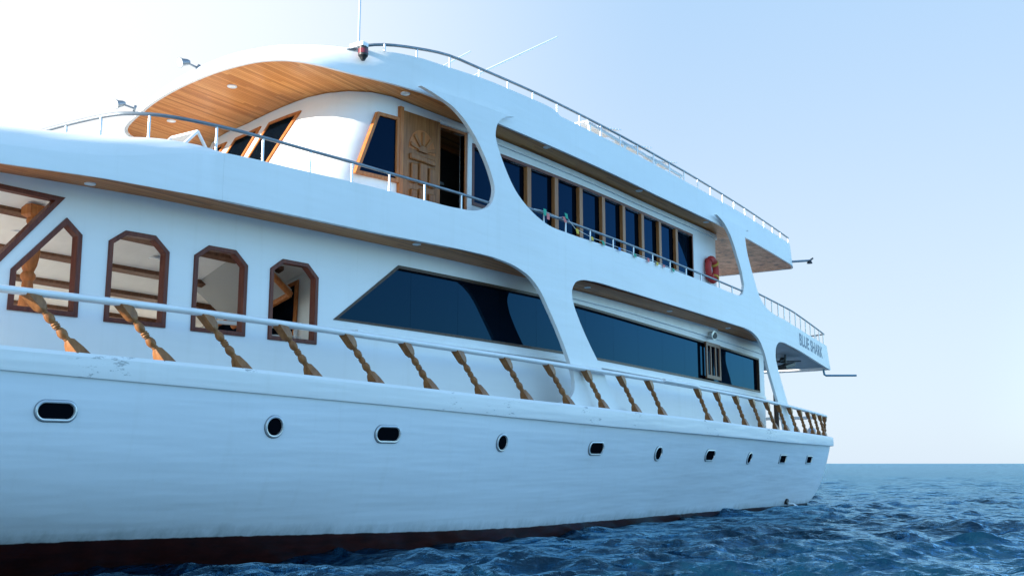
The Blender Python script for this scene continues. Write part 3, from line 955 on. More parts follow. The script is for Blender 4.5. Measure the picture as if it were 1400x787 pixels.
PROF = [(0, .062, 1), (.20, .055, 1), (.27, .042, .6), (.285, .030, 0), (.30, .034, 0), (.315, .030, 0), (.36, .046, 0), (.40, .050, 0), (.44, .042, 0), (.47, .028, 0),
        (.485, .041, 0), (.50, .041, 0), (.505, .033, 0), (.52, .043, 0), (.535, .043, 0), (.54, .033, 0), (.555, .040, 0), (.57, .028, 0), (.60, .042, 0), (.65, .053, 0), (.69, .047, 0), (.73, .032, 0),
        (.745, .036, 0), (.76, .032, .2), (.80, .048, .8), (.90, .062, 1), (1.0, .072, 1)]
mb = MB(); lathe(mb, (7.02, 2.62, 4.24), (7.02, 2.62, 2.34), [(0, .10, 1), (.06, .10, 1), (.08, .06, 0), (.10, .07, 0), (.13, .05, 0), (.20, .10, 0), (.30, .115, 0), (.38, .09, 0), (.42, .06, 0), (.44, .085, 0), (.46, .085, 0), (.48, .06, 0), (.7, .1, 0), (.8, .07, 0), (.85, .1, 1), (1, .1, 1)], 20)
mb.build('turned_post', M_ORANGE, yacht)

# sliding shutter and speaker by the aft windows
poly = [(24.17, 3.335), (25.14, 3.33), (25.14, 4.20), (24.17, 4.21)]
sh = frame_mb(poly, 0.02, 0.07, wall, -0.05, -0.01)
for a in (24.44, 24.78):
    sheet(sh, straight([(a, 3.40), (a + 0.07, 3.40), (a + 0.07, 4.15), (a, 4.15)], 0.5), [], wall, -0.045, -0.012, 1)
sh.build('shutter', M_SHUT, yacht, label='brown wooden shutter on the aft window')
sp = empty('loudspeaker', (24.4, YW + bend(24.4) - 0.1, 4.40), yacht)
m_ = MB(); m_.tube([(24.40, YW + 0.0, 4.40), (24.34, YW - 0.20, 4.385)], [0.09, 0.11], 20); m_.build('housing', M_RIM, sp)
m_ = MB(); m_.tube([(24.341, YW - 0.201, 4.385), (24.339, YW - 0.206, 4.385)], 0.09, 20); m_.build('cone', M_BLACK, sp)

# ------------------------------------------------------------------ balusters and handrail
BALX = [(-0.0, -0.48), (1.0, .52), (1.95, 1.47), (2.9, 2.42), (3.87, 3.39), (4.85, 4.37), (5.83, 5.35), (6.82, 6.34), (7.82, 7.35), (8.85, 8.37), (9.93, 9.46), (11.03, 10.55), (12.14, 11.66), (13.3, 12.81), (14.48, 13.98), (15.75, 15.22), (16.97, 16.46), (18.28, 17.77), (19.47, 18.99),
        (22.03, 21.57), (23.16, 22.74), (24.45, 24.0), (25.68, 25.2), (26.92, 26.43), (27.95, 27.5), (29.0, 28.6), (30.0, 29.66), (30.9, 30.62), (31.65, 31.42), (32.35, 32.2), (32.95, 32.9)]
RAILT = [(-4, 3.3), (0, 3.1), (6, 3.035), (8, 3.04), (10, 3.015), (13, 2.975), (16.4, 2.945), (19.5, 2.93), (22, 2.915), (25, 2.885), (28, 2.84), (30, 2.80), (32, 2.755), (33.6, 2.72)]
def railt(x): return interp(x, RAILT)
RT = 0.075
def rail_y(x):
    y = 0.15 + bend(x)
    if x > 32.9: y += 0.3 * (1 - math.sqrt(max(0, 1 - ((x - 32.9) / 0.65) ** 2)))
    return y
for xb_, xt_ in BALX:
    pb = Vector((xb_, 0.06 + bend(xb_) + (0.12 if xb_ > 32.5 else 0), gun(xb_) + 0.012)); ptp = Vector((xt_, rail_y(xt_), railt(xt_) - RT))
    m_ = MB(); lathe(m_, ptp + (ptp - pb).normalized() * 0.02, pb - (ptp - pb).normalized() * 0.01, PROF, 20, scale=1.03, level=True)
    o = m_.build('baluster', M_TURNED, yacht, smooth=40)
def rail_piece(x0, x1, dz=0.0):
    m_ = MB(); rs = []
    for x in np.linspace(x0, x1, max(4, int((x1 - x0) / 0.35))):
        y = rail_y(x); z = railt(x) + dz
        rs.append([(x, y - 0.065, z - 0.055), (x, y - 0.065, z - 0.022), (x, y - 0.040, z), (x, y + 0.040, z), (x, y + 0.065, z - 0.022), (x, y + 0.065, z - 0.055), (x, y + 0.035, z - RT), (x, y - 0.035, z - RT)])
    m_.loft(rs, closed=True, cap=True); return m_
hr = rail_piece(-3, 21.3)
# overlapping aft length of rail
rs = []
for x in list(np.linspace(19.6, 32.9, 40)) + [32.9 + 0.65 * math.sin(i / 8 * math.pi / 2) for i in range(1, 8)]:
    y = rail_y(x) - (0.05 if x < 21.6 else 0.0); z = railt(x) + (0.02 if x < 21.6 else 0)
    rs.append([(x, y - 0.06, z - 0.055), (x, y - 0.06, z - 0.022), (x, y - 0.035, z), (x, y + 0.035, z), (x, y + 0.06, z - 0.022), (x, y + 0.06, z - 0.055), (x, y + 0.03, z - RT), (x, y - 0.03, z - RT)])
hr.loft(rs, closed=True, cap=True)
hr.build('handrail', M_TRIM, yacht, smooth=60)
# stern rail across the transom
m_ = MB(); m_.tube([(33.5, 0.9, 2.68), (33.52, YC, 2.68), (33.5, 2 * YC - 0.9, 2.68)], 0.05, 8); m_.build('stern_rail', M_TRIM, yacht)

# ------------------------------------------------------------------ upper-deck cabin
YU = 0.90
uw = side(YU)
CP = [(12.0, 1.35), (11.75, 1.50), (11.52, 1.80), (11.42, 2.15), (11.41, 2.5), (11.5, 3.05), (11.64, 3.65), (11.82, 4.3), (12.0, 5.07), (12.3, 5.7), (12.8, 6.05)]
CPd = densify(CP, 5)
acc = [12.0]
for a, b in zip(CPd[:-1], CPd[1:]): acc.append(acc[-1] - math.hypot(b[0] - a[0], b[1] - a[1]))
S_F = acc[-1]
RAKE = 0.42
def zs_roof(x, y=0): return interp(x, [(9.5, 6.93), (12, 6.93), (15, 6.95), (20, 7.0), (26, 7.15), (30.5, 7.17)])
AX0 = 24.9
def ucab(s, z, d=0.0):
    if s >= 12.0:
        if s <= AX0:
            w = max(0.0, min(1.0, (13.2 - s) / 1.2))
            x = s - RAKE * w * (6.9 - z)
            return (x, YU + bend(x) + d, z)
        t = s - AX0; r = 0.75                                  # rounded aft corner
        if t < r * math.pi / 2:
            a = t / r; x = AX0 + (r - d) * math.sin(a); return (x, YU + bend(AX0) + r - (r - d) * math.cos(a), z)
        return (AX0 + r - d, YU + bend(AX0) + r + t - r * math.pi / 2, z)
    x = float(np.interp(s, acc[::-1], [p[0] for p in CPd][::-1])); y = float(np.interp(s, acc[::-1], [p[1] for p in CPd][::-1]))
    x2 = float(np.interp(s + 0.05, acc[::-1], [p[0] for p in CPd][::-1])); y2 = float(np.interp(s + 0.05, acc[::-1], [p[1] for p in CPd][::-1]))
    x1 = float(np.interp(s - 0.05, acc[::-1], [p[0] for p in CPd][::-1])); y1 = float(np.interp(s - 0.05, acc[::-1], [p[1] for p in CPd][::-1]))
    t = Vector((x2 - x1, y2 - y1)); t.normalize(); nrm = Vector((-t.y, t.x))      # inward
    return (x - RAKE * (6.9 - z) + nrm.x * d, y + nrm.y * d + (bend(x - RAKE * (6.9 - z)) - bend(x)) * (1.0 if s > 11.2 else 0.5), z)
S_A = AX0 + 0.75 * math.pi / 2 + 2.0
DOORWAY = [(13.24, 4.66), (13.88, 4.66), (13.88, 6.765), (13.24, 6.74)]
W_UP = [(14.14, 5.60), (23.38, 5.735), (23.38, 6.83), (14.14, 6.665)]
top = [(s, zs_roof(s) + 0.01) for s in np.linspace(S_A, S_F, 60)]
outer = [(s, 4.6) for s in np.arange(S_F, S_A, 0.3)] + [(S_A, 4.6)] + top
mb = MB(); sheet(mb, outer, [straight(DOORWAY, 0.3), straight([(14.14, 5.64), (23.38, 5.64), (23.38, 6.76), (14.14, 6.62)], 0.4)], ucab, 0.0, 0.09, 0.3)
mb.build('upper_cabin_wall', M_WALL, yacht, smooth=40)
W_UP = [(14.14, 5.64), (23.38, 5.64), (23.38, 6.76), (14.14, 6.62)]
mb = MB()
mb.box(12.6, 25.6, 6.0, 6.1, 4.6, 6.95)
mb.box(25.55, 25.64, 3.9, 6.0, 4.6, 7.0)
mb.build('upper_cabin_wall', M_WALL, yacht, smooth=None)
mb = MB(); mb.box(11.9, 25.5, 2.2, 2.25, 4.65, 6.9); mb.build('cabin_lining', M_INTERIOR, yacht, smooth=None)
mb = MB()
mb.box(13.3, 13.36, 1.7, 1.8, 4.65, 5.5); mb.box(13.75, 13.81, 1.7, 1.8, 4.65, 6.0); mb.box(13.3, 13.9, 1.6, 1.85, 5.35, 5.42); mb.box(13.3, 13.9, 1.6, 1.85, 5.95, 6.0)
mb.build('cabin_shelf', M_GREY, yacht, smooth=None)

# window band with wooden mullions
splits = [15.76, 16.70, 17.63, 18.57, 19.51, 20.46, 21.41, 22.38]
we = window(W_UP, uw, 0.06, M_MAHOG, M_GLASS_UP, depth=0.06, proud=0.015, fw_in=0.0, reveal=0.08, splits=splits, name='window')
for s in splits[:]:
    m_ = MB(); zt = interp(s, [(14.14, 6.62), (23.38, 6.76)])
    sheet(m_, straight([(s - 0.068, 5.60), (s + 0.068, 5.60), (s + 0.068, zt), (s - 0.068, zt)], 0.5), [], uw, -0.03, 0.05, 1.0)
    m_.build('mullion', M_TEAK, we, bevel=0.008)
def mould_u(name, s0, s1, z0, dz, dy, mat):
    m_ = MB(); rs = []
    for s in np.linspace(s0, s1, 60):
        z = zs_roof(s) - z0
        a = ucab(s, z, 0.01); b = ucab(s, z, -dy); c = ucab(s, z + dz, -dy); d = ucab(s, z + dz, 0.01)
        rs.append([a, b, c, d])
    m_.loft(rs, closed=True, cap=True); return m_.build(name, mat, yacht, smooth=30)
mould_u('cornice', 13.95, 25.2, 0.12, 0.10, 0.05, M_TRIM)
# doorway jambs
m_ = frame_mb(DOORWAY, 0.05, 0.0, uw, -0.02, 0.09); m_.build('door_frame', M_ORANGE, yacht, bevel=0.004)
m_ = MB(); sheet(m_, straight([(13.94, 4.66), (14.05, 4.66), (14.05, 6.82), (13.94, 6.82)], 0.5), [], uw, -0.03, 0.0, 1); sheet(m_, straight([(13.22, 6.80), (14.05, 6.84), (14.05, 6.90), (13.22, 6.86)], 0.5), [], uw, -0.03, 0.0, 1)
m_.build('door_surround', M_TRIM, yacht)

# carved wooden door, slid open along the wall
door = empty('door', (12.75, YU + bend(12.75), 4.65), yacht)
door['label'] = 'carved wooden door with a half-wheel fan, slid open'
m_ = MB(); sheet(m_, straight([(12.33, 4.66), (13.19, 4.66), (13.19, 6.80), (12.33, 6.77)], 0.4), [], uw, -0.055, -0.012, 1); m_.build('leaf', M_DOOR, door, bevel=0.006)
m_ = MB(); sheet(m_, straight([(12.25, 4.66), (12.33, 4.66), (12.33, 6.82), (12.25, 6.82)], 0.5), [], uw, -0.06, 0.0, 1); m_.build('jamb', M_ORANGE, door, bevel=0.006)
def panel(x0, x1, z0, z1):
    m_ = MB()
    sheet(m_, straight([(x0, z0), (x1, z0), (x1, z1), (x0, z1)], 0.5), [], uw, -0.095, -0.054, 1)
    return m_.build('raised_panel', M_DOOR, door, bevel=0.03)
for z0, z1 in ((4.75, 5.02), (5.12, 5.52), (5.62, 5.95)):
    panel(12.49, 12.62, z0, z1); panel(12.91, 13.04, z0, z1); panel(12.68, 12.85, z0, z1 + 0.04)
panel(12.46, 13.06, 6.0, 6.10)
pc = (12.76, 6.20)
# half wheel: dark sunk segments between light spokes
half = [(pc[0] + 0.31 * math.cos(R(a)), pc[1] - 0.02 + 0.36 * math.sin(R(a))) for a in range(0, 181, 12)]
m_ = MB(); sheet(m_, half, [], uw, -0.062, -0.054, 1); m_.build('fan_panel', M_ORANGE, door)
for a in (14, 48, 90, 132, 166):
    ca, sa = math.cos(R(a)), math.sin(R(a))
    def P(u, v): return (pc[0] + u * ca - v * sa, pc[1] - 0.02 + 1.12 * (u * sa + v * ca))
    m_ = MB(); sheet(m_, [P(0.09, -0.018), P(0.29, -0.03), P(0.30, 0.0), P(0.29, 0.03), P(0.09, 0.018)], [], uw, -0.088, -0.055, 1)
    m_.build('carved_spoke', M_DOOR, door, bevel=0.012)
m_ = MB(); sheet(m_, [(pc[0] + 0.11 * math.cos(R(a)), pc[1] - 0.03 + 0.11 * math.sin(R(a))) for a in range(0, 181, 15)], [], uw, -0.09, -0.055, 1); m_.build('carved_hub', M_DOOR, door, bevel=0.015)

# side window ahead of the door, and the raked front windows
window([(11.40, 5.56), (12.20, 5.60), (12.20, 6.58), (11.80, 6.55)], lambda x, z, d: (x, YU + bend(x) - 0.02 + d, z), 0.045, M_ORANGE, M_GLASS_UP, depth=0.0, proud=0.035, fw_in=0.01, reveal=0.015)
for s0 in (10.59, 9.47, 8.33, 7.2):
    window([(s0 - 0.05, 6.64), (s0 - 0.80, 6.64), (s0 - 1.25, 5.5), (s0 - 0.50, 5.5)], lambda s, z, d: ucab(s, z, d), 0.05, M_ORANGE, M_GLASS_UP, depth=-0.012, proud=0.03, fw_in=0.01, reveal=-0.002 + 0.03)

# ------------------------------------------------------------------ roof: fascia, soffit, top
FRB = [(12.18, .37 + bend(12.18)), (11.6, 0.97), (11.02, 1.20), (10.48, 1.40), (10.15, 1.62), (9.95, 1.97), (9.88, 2.4), (9.90, 3.11), (10.08, 4.14), (10.41, 5.19), (11.0, 6.4), (12.0, 6.75), (13.0, 6.72)]
FRT = [(12.18, .37 + bend(12.18)), (11.75, 0.95), (11.35, 1.22), (10.95, 1.55), (10.7, 1.86), (10.5, 2.2), (10.40, 2.6), (10.36, 3.2), (10.5, 4.2), (10.82, 5.3), (11.3, 6.3), (12.1, 6.72), (13.0, 6.72)]
ZT = [(10, 7.42), (11.2, 7.42), (12.14, 7.485), (12.8, 7.54), (13.75, 7.63), (15.6, 7.70), (15.85, 7.69), (16.05, 7.62), (20, 7.68), (25, 7.76), (30.2, 7.80)]
fb = list(reversed(densify(FRB, 6))); ft = list(reversed(densify(FRT, 6)))
sx = [12.5, 12.8, 13.2, 13.6, 14, 14.5, 15, 15.5, 15.75, 15.9, 16.05, 16.3] + list(np.linspace(17, 30.2, 26))
Y_F = 0.37
pb_ = fb + [(x, Y_F + bend(x)) for x in sx]; pt_ = ft + [(x, Y_F + bend(x)) for x in sx]
for i in range(1, 9):
    a = i / 8 * math.pi / 2
    pb_.append((30.2 + 0.95 * math.sin(a), Y_F + bend(30.2 + 0.95 * math.sin(a)) + 0.22 * (1 - math.cos(a))))
    pt_.append((30.2 + 0.55 * math.sin(a), Y_F + bend(30.2 + 0.55 * math.sin(a)) + 0.22 * (1 - math.cos(a))))
for y in (2.5, YC, 5.0, 6.2): pb_.append((31.2, y)); pt_.append((30.8, y))
for x in np.linspace(30.9, 13.5, 12): pb_.append((x, 2 * YC - Y_F - bend(x))); pt_.append((x, 2 * YC - Y_F - bend(x)))
mb = MB()
rt_top = [(x, y, interp(x, ZT)) for x, y in pt_]
rb_bot = [(x, y, zs_roof(x) - 0.0) for x, y in pb_]
rings_ = []
def lerp(a, b, t): return tuple(a[i] + (b[i] - a[i]) * t for i in range(3))
rows_ = [[lerp(a, b, t) for a, b in zip(rb_bot, rt_top)] for t in (0, 0.03, 0.25, 0.5, 0.75, 1.0)]
def shrink(pts, d, z):
    n = len(pts); res = []
    for i in range(n):
        a, b = Vector(pts[i - 1][:2]), Vector(pts[(i + 1) % n][:2]); t = (b - a).normalized()
        nr = Vector((-t.y, t.x))
        p = Vector(pts[i][:2]) - nr * d if False else Vector(pts[i][:2]) + nr * d
        res.append((p.x, p.y, z(pts[i])))
    return res
inn = shrink(rb_bot, 0.05, lambda p: p[2])
inn2 = shrink(rb_bot, 0.05, lambda p: p[2] + 0.03)
# fascia skin with a turned lower edge
mb.loft([inn2, inn] + rows_, closed=True)
roof = mb.build('roof_fascia', M_WHITE, yacht, smooth=40)
tl = [(p[0], p[1]) for p in rt_top]
V, F = triangulate(tl, [], 1.0); mb = MB(); mb.add([(x, y, interp(x, ZT) - 0.003) for x, y in V], F); mb.build('roof_deck', M_DECK, yacht)
bl = [(p[0], p[1]) for p in shrink(rb_bot, 0.03, lambda p: p[2])]
V, F = triangulate(bl, [], 0.8); mb = MB(); mb.add([(x, y, zs_roof(x) + 0.022) for x, y in V], F); mb.build('roof_soffit', M_ROOFSOFFIT, yacht)
for x, y in ((10.46, 3.15), (11.05, 5.25), (12.13, 1.08), (15.78, 0.62), (19.61, 0.55), (23.5, 0.55)):
    downlight(x, y, zs_roof(x) + 0.02, r=0.075)

# ------------------------------------------------------------------ steel railings
def railing(name, tops, posts, base, r_top=0.024, r_post=0.017, mat_top=M_DSTEEL, label=None):
    e = empty(name, tops[0], yacht)
    if label: e['label'] = label
    m_ = MB(); m_.tube(tops, r_top, 10); m_.build('top_rail', mat_top, e, smooth=60)
    for p in posts:
        m_ = MB(); m_.tube([base(p), p], r_post, 8); m_.build('post', M_PLATED, e, smooth=60)
    return e
# forward rail of the upper deck
FR = [(13.86, .32 + bend(13.86), 5.475), (13.08, .32 + bend(13.08), 5.475), (12.22, .32 + bend(12.22), 5.465), (11.47, .32 + bend(11.47), 5.455), (10.74, .32 + bend(10.74), 5.45), (9.98, 1.01, 5.435), (9.2, 1.11, 5.425), (8.54, 1.25, 5.42), (7.95, 1.49, 5.42), (7.66, 1.78, 5.42), (7.55, 2.1, 5.42), (7.50, 2.70, 5.42), (7.49, 3.34, 5.42), (7.49, 3.9, 5.42), (7.50, 4.6, 5.42), (7.6, 5.3, 5.42), (8.0, 5.75, 5.42), (9.0, 6.1, 5.42)]
fr2 = [tuple(p) for p in densify([Vector(p) for p in FR], 5)]
fposts = [FR[k] for k in (1, 2, 3, 4, 5, 6, 7)] + [(7.80, 1.61, 5.42), (7.535, 2.18, 5.42), (7.50, 2.82, 5.42), (7.49, 3.46, 5.42), (7.49, 4.1, 5.42), (7.52, 4.7, 5.42), (7.7, 5.45, 5.42)]
railing('deck_railing', fr2, fposts, lambda p: (p[0], p[1], 5.04 if p[0] > 8.2 else 5.09))
# rail in the long side opening
t2 = [(x, 0.30 + bend(x), 5.605) for x in np.linspace(14.85, 25.3, 30)]
railing('deck_railing', t2, [(x, 0.30 + bend(x), 5.605) for x in (15.35, 16.07, 16.95, 17.86, 18.75, 19.67, 20.59, 21.5, 22.4, 23.6, 24.5)], lambda p: (p[0], p[1], 5.37))
# aft rail
t3 = [(x, 0.30 + bend(x), interp(x, [(26.2, 5.73), (30, 5.68), (34.4, 5.44)])) for x in np.linspace(26.45, 34.2, 24)]
t3 += [(34.4, 1.2, 5.44), (34.5, YC, 5.44), (34.3, 6.2, 5.44)]
railing('deck_railing', t3, [(x, 0.30 + bend(x), interp(x, [(26.2, 5.73), (30, 5.68), (34.4, 5.44)])) for x in np.arange(27.2, 34.2, 0.62)] + [(34.42, y, 5.44) for y in (1.0, 2.2, 3.4, 4.6, 5.8)],
        lambda p: (p[0], p[1], interp(p[0], [(27, 5.35), (28.85, 5.24), (30.5, 5.16), (34.3, 5.0)])))
# roof rail
YR = 0.45
rtop = [(11.05, 1.5, 7.33), (11.2, 1.25, 7.43), (11.5, 1.02, 7.52), (12.15, YR + bend(12.15), 7.66), (12.9, YR + bend(12.9), 7.79), (13.7, YR + bend(13.7), 7.82)] + [(x, YR + bend(x), interp(x, [(13.7, 7.82), (15.3, 7.88), (18, 7.93), (22, 8.0), (26, 8.02), (30, 8.02)])) for x in np.linspace(14.5, 30.5, 31)]
rtop = [tuple(p) for p in densify([Vector(p) for p in rtop], 3)]
def ztop_at(x): return interp(x, [(p[0], p[2]) for p in rtop])
rposts = [(x, YR + bend(x) if x > 11.6 else 1.0, ztop_at(x)) for x in (11.5, 12.15, 12.92, 13.68, 14.48, 15.25, 16.05, 16.87, 17.7, 18.53, 19.35, 20.18, 21.05, 21.9, 22.75, 23.6, 24.45, 25.3, 26.2, 27.05, 27.9, 28.75, 29.6, 30.45)]
railing('roof_railing', rtop, rposts, lambda p: (p[0], p[1], interp(p[0], ZT) - 0.03))

# ------------------------------------------------------------------ fittings that are part of the yacht
def floodlight(base, head, dirv, r=0.05):
    e = empty('floodlight', base, yacht)
    b, h = Vector(base), Vector(head)
    m_ = MB(); m_.tube([b, h], 0.016, 8); m_.tube([b - (h - b).normalized() * 0.01, b + (h - b).normalized() * 0.03], 0.06, 14); m_.tube([h, h + Vector((0, 0, 0.05))], 0.022, 8)
    m_.build('bracket', M_DSTEEL, e)
    d = Vector(dirv).normalized()
    m_ = MB(); m_.tube([h - d * 0.07, h - d * 0.03, h + d * 0.05, h + d * 0.10], [0.03, 0.05, 0.062, 0.085], 14); m_.build('lamp_head', M_DSTEEL, e)
    m_ = MB(); m_.tube([h + d * 0.1005, h + d * 0.104], 0.072, 14); m_.build('lens', M_LAMPW, e)
floodlight((10.5, 3.98, 7.43), (10.30, 4.06, 7.48), (-1, 0.2, -0.35))
floodlight((11.22, 6.45, 7.44), (11.02, 6.58, 7.50), (-1, 0.2, -0.35))
# navigation light and whip aerial on the roof shoulder
e = empty('navigation_light', (11.2, 1.3, 7.36), yacht)
m_ = MB(); m_.box(11.11, 11.24, 1.10, 1.36, 7.40, 7.46); m_.build('bracket', M_TRIM, e)
m_ = MB(); m_.tube([(11.17, 1.14, 7.22), (11.17, 1.14, 7.25), (11.17, 1.14, 7.38), (11.17, 1.14, 7.40)], [0.05, 0.075, 0.075, 0.05], 14); m_.tube([(11.17, 1.14, 7.18), (11.17, 1.14, 7.22)], [0.03, 0.05], 12); m_.build('lantern', M_BLACK, e)
m_ = MB(); m_.tube([(11.17, 1.14, 7.28), (11.17, 1.14, 7.35)], 0.0775, 14); m_.build('lens', simple('dark_red_lens', (0.16, 0.02, 0.03), 0.2), e)
e = empty('whip_aerial', (11.33, 1.4, 7.42), yacht)
m_ = MB(); m_.tube([(11.36, 1.4, 7.40), (11.36, 1.4, 7.60)], 0.03, 10); m_.build('socket', M_TRIM, e)
m_ = MB(); m_.tube([(11.36, 1.4, 7.60), (11.37, 1.4, 9.2), (11.38, 1.4, 11.0)], [0.02, 0.016, 0.008], 8); m_.build('rod', M_PLATED, e)
for p0, p1, r in (((15.3, 2.5, 8.35), (19.53, 2.5, 10.94), 0.03), ((14.7, 2.5, 8.45), (15.99, 2.5, 9.33), 0.025)):
    e = empty('leaning_aerial', p0, yacht)
    d = Vector(p1) - Vector(p0); q = Vector(p0) - d * (0.9 / max(d.z, 0.1)) * 0.9
    m_ = MB(); m_.tube([(q.x, q.y, q.z), p0, p1], [r, r, r * 0.6], 8); m_.build('rod', M_TRIM, e)
    m_ = MB(); m_.tube([(q.x, q.y, 7.6), (q.x, q.y, q.z + 0.05)], 0.05, 10); m_.build('socket', M_TRIM, e)
# poles at the stern
m_ = MB(); m_.tube([(30.6, 0.62, 7.30), (31.55, 0.28, 7.46)], 0.035, 8); pl = m_.build('light_pole', M_DSTEEL, yacht)
m_ = MB(); m_.tube([(31.5, 0.28, 7.36), (31.5, 0.28, 7.46)], [0.09, 0.05], 10); m_.tube([(31.55, 0.28, 7.46), (31.75, 0.25, 7.56)], 0.03, 8); m_.build('lamp_head', M_BLACK, pl)
m_ = MB(); m_.tube([(34.35, 0.8, 4.32), (34.38, 0.78, 4.13), (34.45, 0.74, 4.10), (35.5, 0.02, 4.145)], 0.035, 8); m_.build('boom', M_BLUEPOLE, yacht)
# aft deck: post, lamp, fixture on the soffit
m_ = MB(); m_.tube([(30.75, 1.3, 2.0), (30.75, 1.3, 4.6)], 0.075, 12); m_.build('deck_post', M_DARKWOOD, yacht)
e = empty('floodlight', (31.0, 1.0, 4.35), yacht)
m_ = MB(); m_.obox((31.0, 1.0, 4.16), (0.30, -0.06, 0.07), (0.03, 0.14, 0), (-0.02, 0, 0.06)); m_.build('lamp_head', M_BLACK, e, bevel=0.02)
m_ = MB(); m_.tube([(30.9, 1.0, 4.2), (30.9, 1.0, 4.5)], 0.03, 8); m_.build('bracket', M_BLACK, e)
e = empty('ceiling_fan', (31.4, 1.25, 4.42), yacht)
m_ = MB(); m_.tube([(31.4, 1.25, 4.3), (31.4, 1.25, 4.46)], [0.12, 0.06], 14); m_.build('motor', M_BLACK, e)
for k in range(4):
    a = R(20 + 90 * k); m_ = MB(); c = Vector((31.4 + 0.32 * math.cos(a), 1.25 + 0.32 * math.sin(a), 4.34))
    m_.obox(c, (0.24 * math.cos(a), 0.24 * math.sin(a), 0), (-0.07 * math.sin(a), 0.07 * math.cos(a), 0.02), (0, 0, 0.008)); m_.build('blade', M_BLACK, e)

# exhaust pipe with a thin stream of cooling water at the stern
m_ = MB(); m_.tube([(29.32, 1.05, 0.19), (29.30, 0.62, 0.15)], 0.085, 14)
m_.build('exhaust_pipe', M_BLACK, yacht)
m_ = MB()
for k in range(7):
    dx, o = random.uniform(-0.05, 0.22), random.uniform(0, 0.05)
    m_.tube([(29.30 + o, 0.62, 0.12), (29.34 + dx * 0.4, 0.50 - o, 0.09), (29.38 + dx, 0.36 - o * 2, -0.03), (29.40 + dx * 1.3, 0.30 - o * 2, -0.12)], [0.014, 0.012, 0.016, 0.02], 6)
wj = m_.build('cooling_water', simple('white_water', (0.8, 0.85, 0.88), 0.25), None)
tag(wj, 'thin white stream of water spilling from the exhaust pipe at the stern', 'water stream', kind='stuff')
# name on the aft bulwark
cu = bpy.data.curves.new('lettering_curve', 'FONT'); cu.body = 'BLUE SHARK'; cu.size = 0.50; cu.offset = 0.012; cu.space_character = 1.05
to = bpy.data.objects.new('lettering_tmp', cu); COL.objects.link(to)
bpy.context.view_layer.update()
me = bpy.data.meshes.new_from_object(to.evaluated_get(bpy.context.evaluated_depsgraph_get()))
bpy.data.objects.remove(to)
xs = [v.co.x for v in me.vertices]; ys = [v.co.y for v in me.vertices]
x0, x1, y0, y1 = min(xs), max(xs), min(ys), max(ys)
V = []
for v in me.vertices:
    x = 30.5 + (v.co.x - x0) / (x1 - x0) * 3.05
    zb = interp(x, [(30.5, 4.72), (33.6, 4.575)]); h = 0.37
    V.append((x, Y_SHELL + bend(x) - 0.004, zb + (v.co.y - y0) / (y1 - y0) * h))
mk('lettering', V, [tuple(p.vertices) for p in me.polygons], M_LETTER, yacht, smooth=None, label='dark blue letters reading BLUE SHARK')

# ------------------------------------------------------------------ things that rest on or hang from the yacht
ring = empty('life_ring', (24.45, 0.80, 6.08))
tag(ring, 'red life ring with a yellow strap hung on the white cabin wall', 'life ring')
m_ = MB(); m_.torus((24.45, 0.80, 6.08), (1, 0, 0), (0, 0, 1), 0.265, 0.095, 44, 14, 0.85); m_.build('ring', M_RED, ring, smooth=60)
for a in (45, 135, 225, 315):
    c, s = math.cos(R(a)), math.sin(R(a))
    m_ = MB()
    m_.torus((24.45 + 0.265 * c, 0.80, 6.08 + 0.265 * s), (c, 0, s), (0, 1, 0), 0.099, 0.012, 20, 6, 3.0)
    m_.build('strap', M_YEL if a in (45, 315) else M_RED, ring, smooth=60)

FLAGC = {'green': (0.03, 0.35, 0.22), 'pink': (0.7, 0.2, 0.18), 'yellow': (0.65, 0.45, 0.06), 'blue': (0.06, 0.2, 0.5)}
FM = {k: simple('flag_' + k, v, 0.8, var=0.1) for k, v in FLAGC.items()}
bun = empty('bunting', (15.4, 0.2, 5.6))
tag(bun, 'string of small coloured pennants tied along the upper side railing', 'bunting')
spx = [(14.95, 5.60), (15.3, 5.62), (15.75, 5.60), (16.0, 5.66), (16.3, 5.50), (16.9, 5.44), (17.6, 5.435), (18.3, 5.435), (19.0, 5.43), (19.6, 5.435), (20.1, 5.43), (20.6, 5.43), (21.3, 5.43)]
m_ = MB(); m_.tube([(x, 0.235 + bend(x), z) for x, z in spx], 0.005, 5); m_.build('string', M_CANVAS, bun)
for x, z, c, h in ((15.28, 5.66, 'green', .16), (15.38, 5.60, 'pink', .15), (15.97, 5.72, 'green', .13), (15.9, 5.64, 'pink', .13), (16.35, 5.50, 'yellow', .12), (16.9, 5.45, 'yellow', .10), (17.3, 5.45, 'green', .11), (18.0, 5.44, 'blue', .10), (18.65, 5.43, 'green', .10), (19.3, 5.44, 'pink', .11), (19.75, 5.43, 'yellow', .10), (20.1, 5.43, 'pink', .08), (20.6, 5.43, 'green', .10)):
    m_ = MB(); y = 0.228 + bend(x); tw = random.uniform(-0.04, 0.04)
    h *= 0.8
    top_ = [(x - 0.055, y, z), (x - 0.02, y - 0.015, z - 0.004), (x + 0.055, y, z)]
    bot_ = [(x - 0.05 + tw, y - 0.02, z - h), (x + tw, y - 0.04, z - h * 1.05), (x + 0.05 + tw, y - 0.015, z - h * 0.9)]
    m_.loft([top_, [lerp(a, b, 0.5) for a, b in zip(top_, bot_)], bot_]); m_.build('pennant', FM[c], bun, smooth=60)

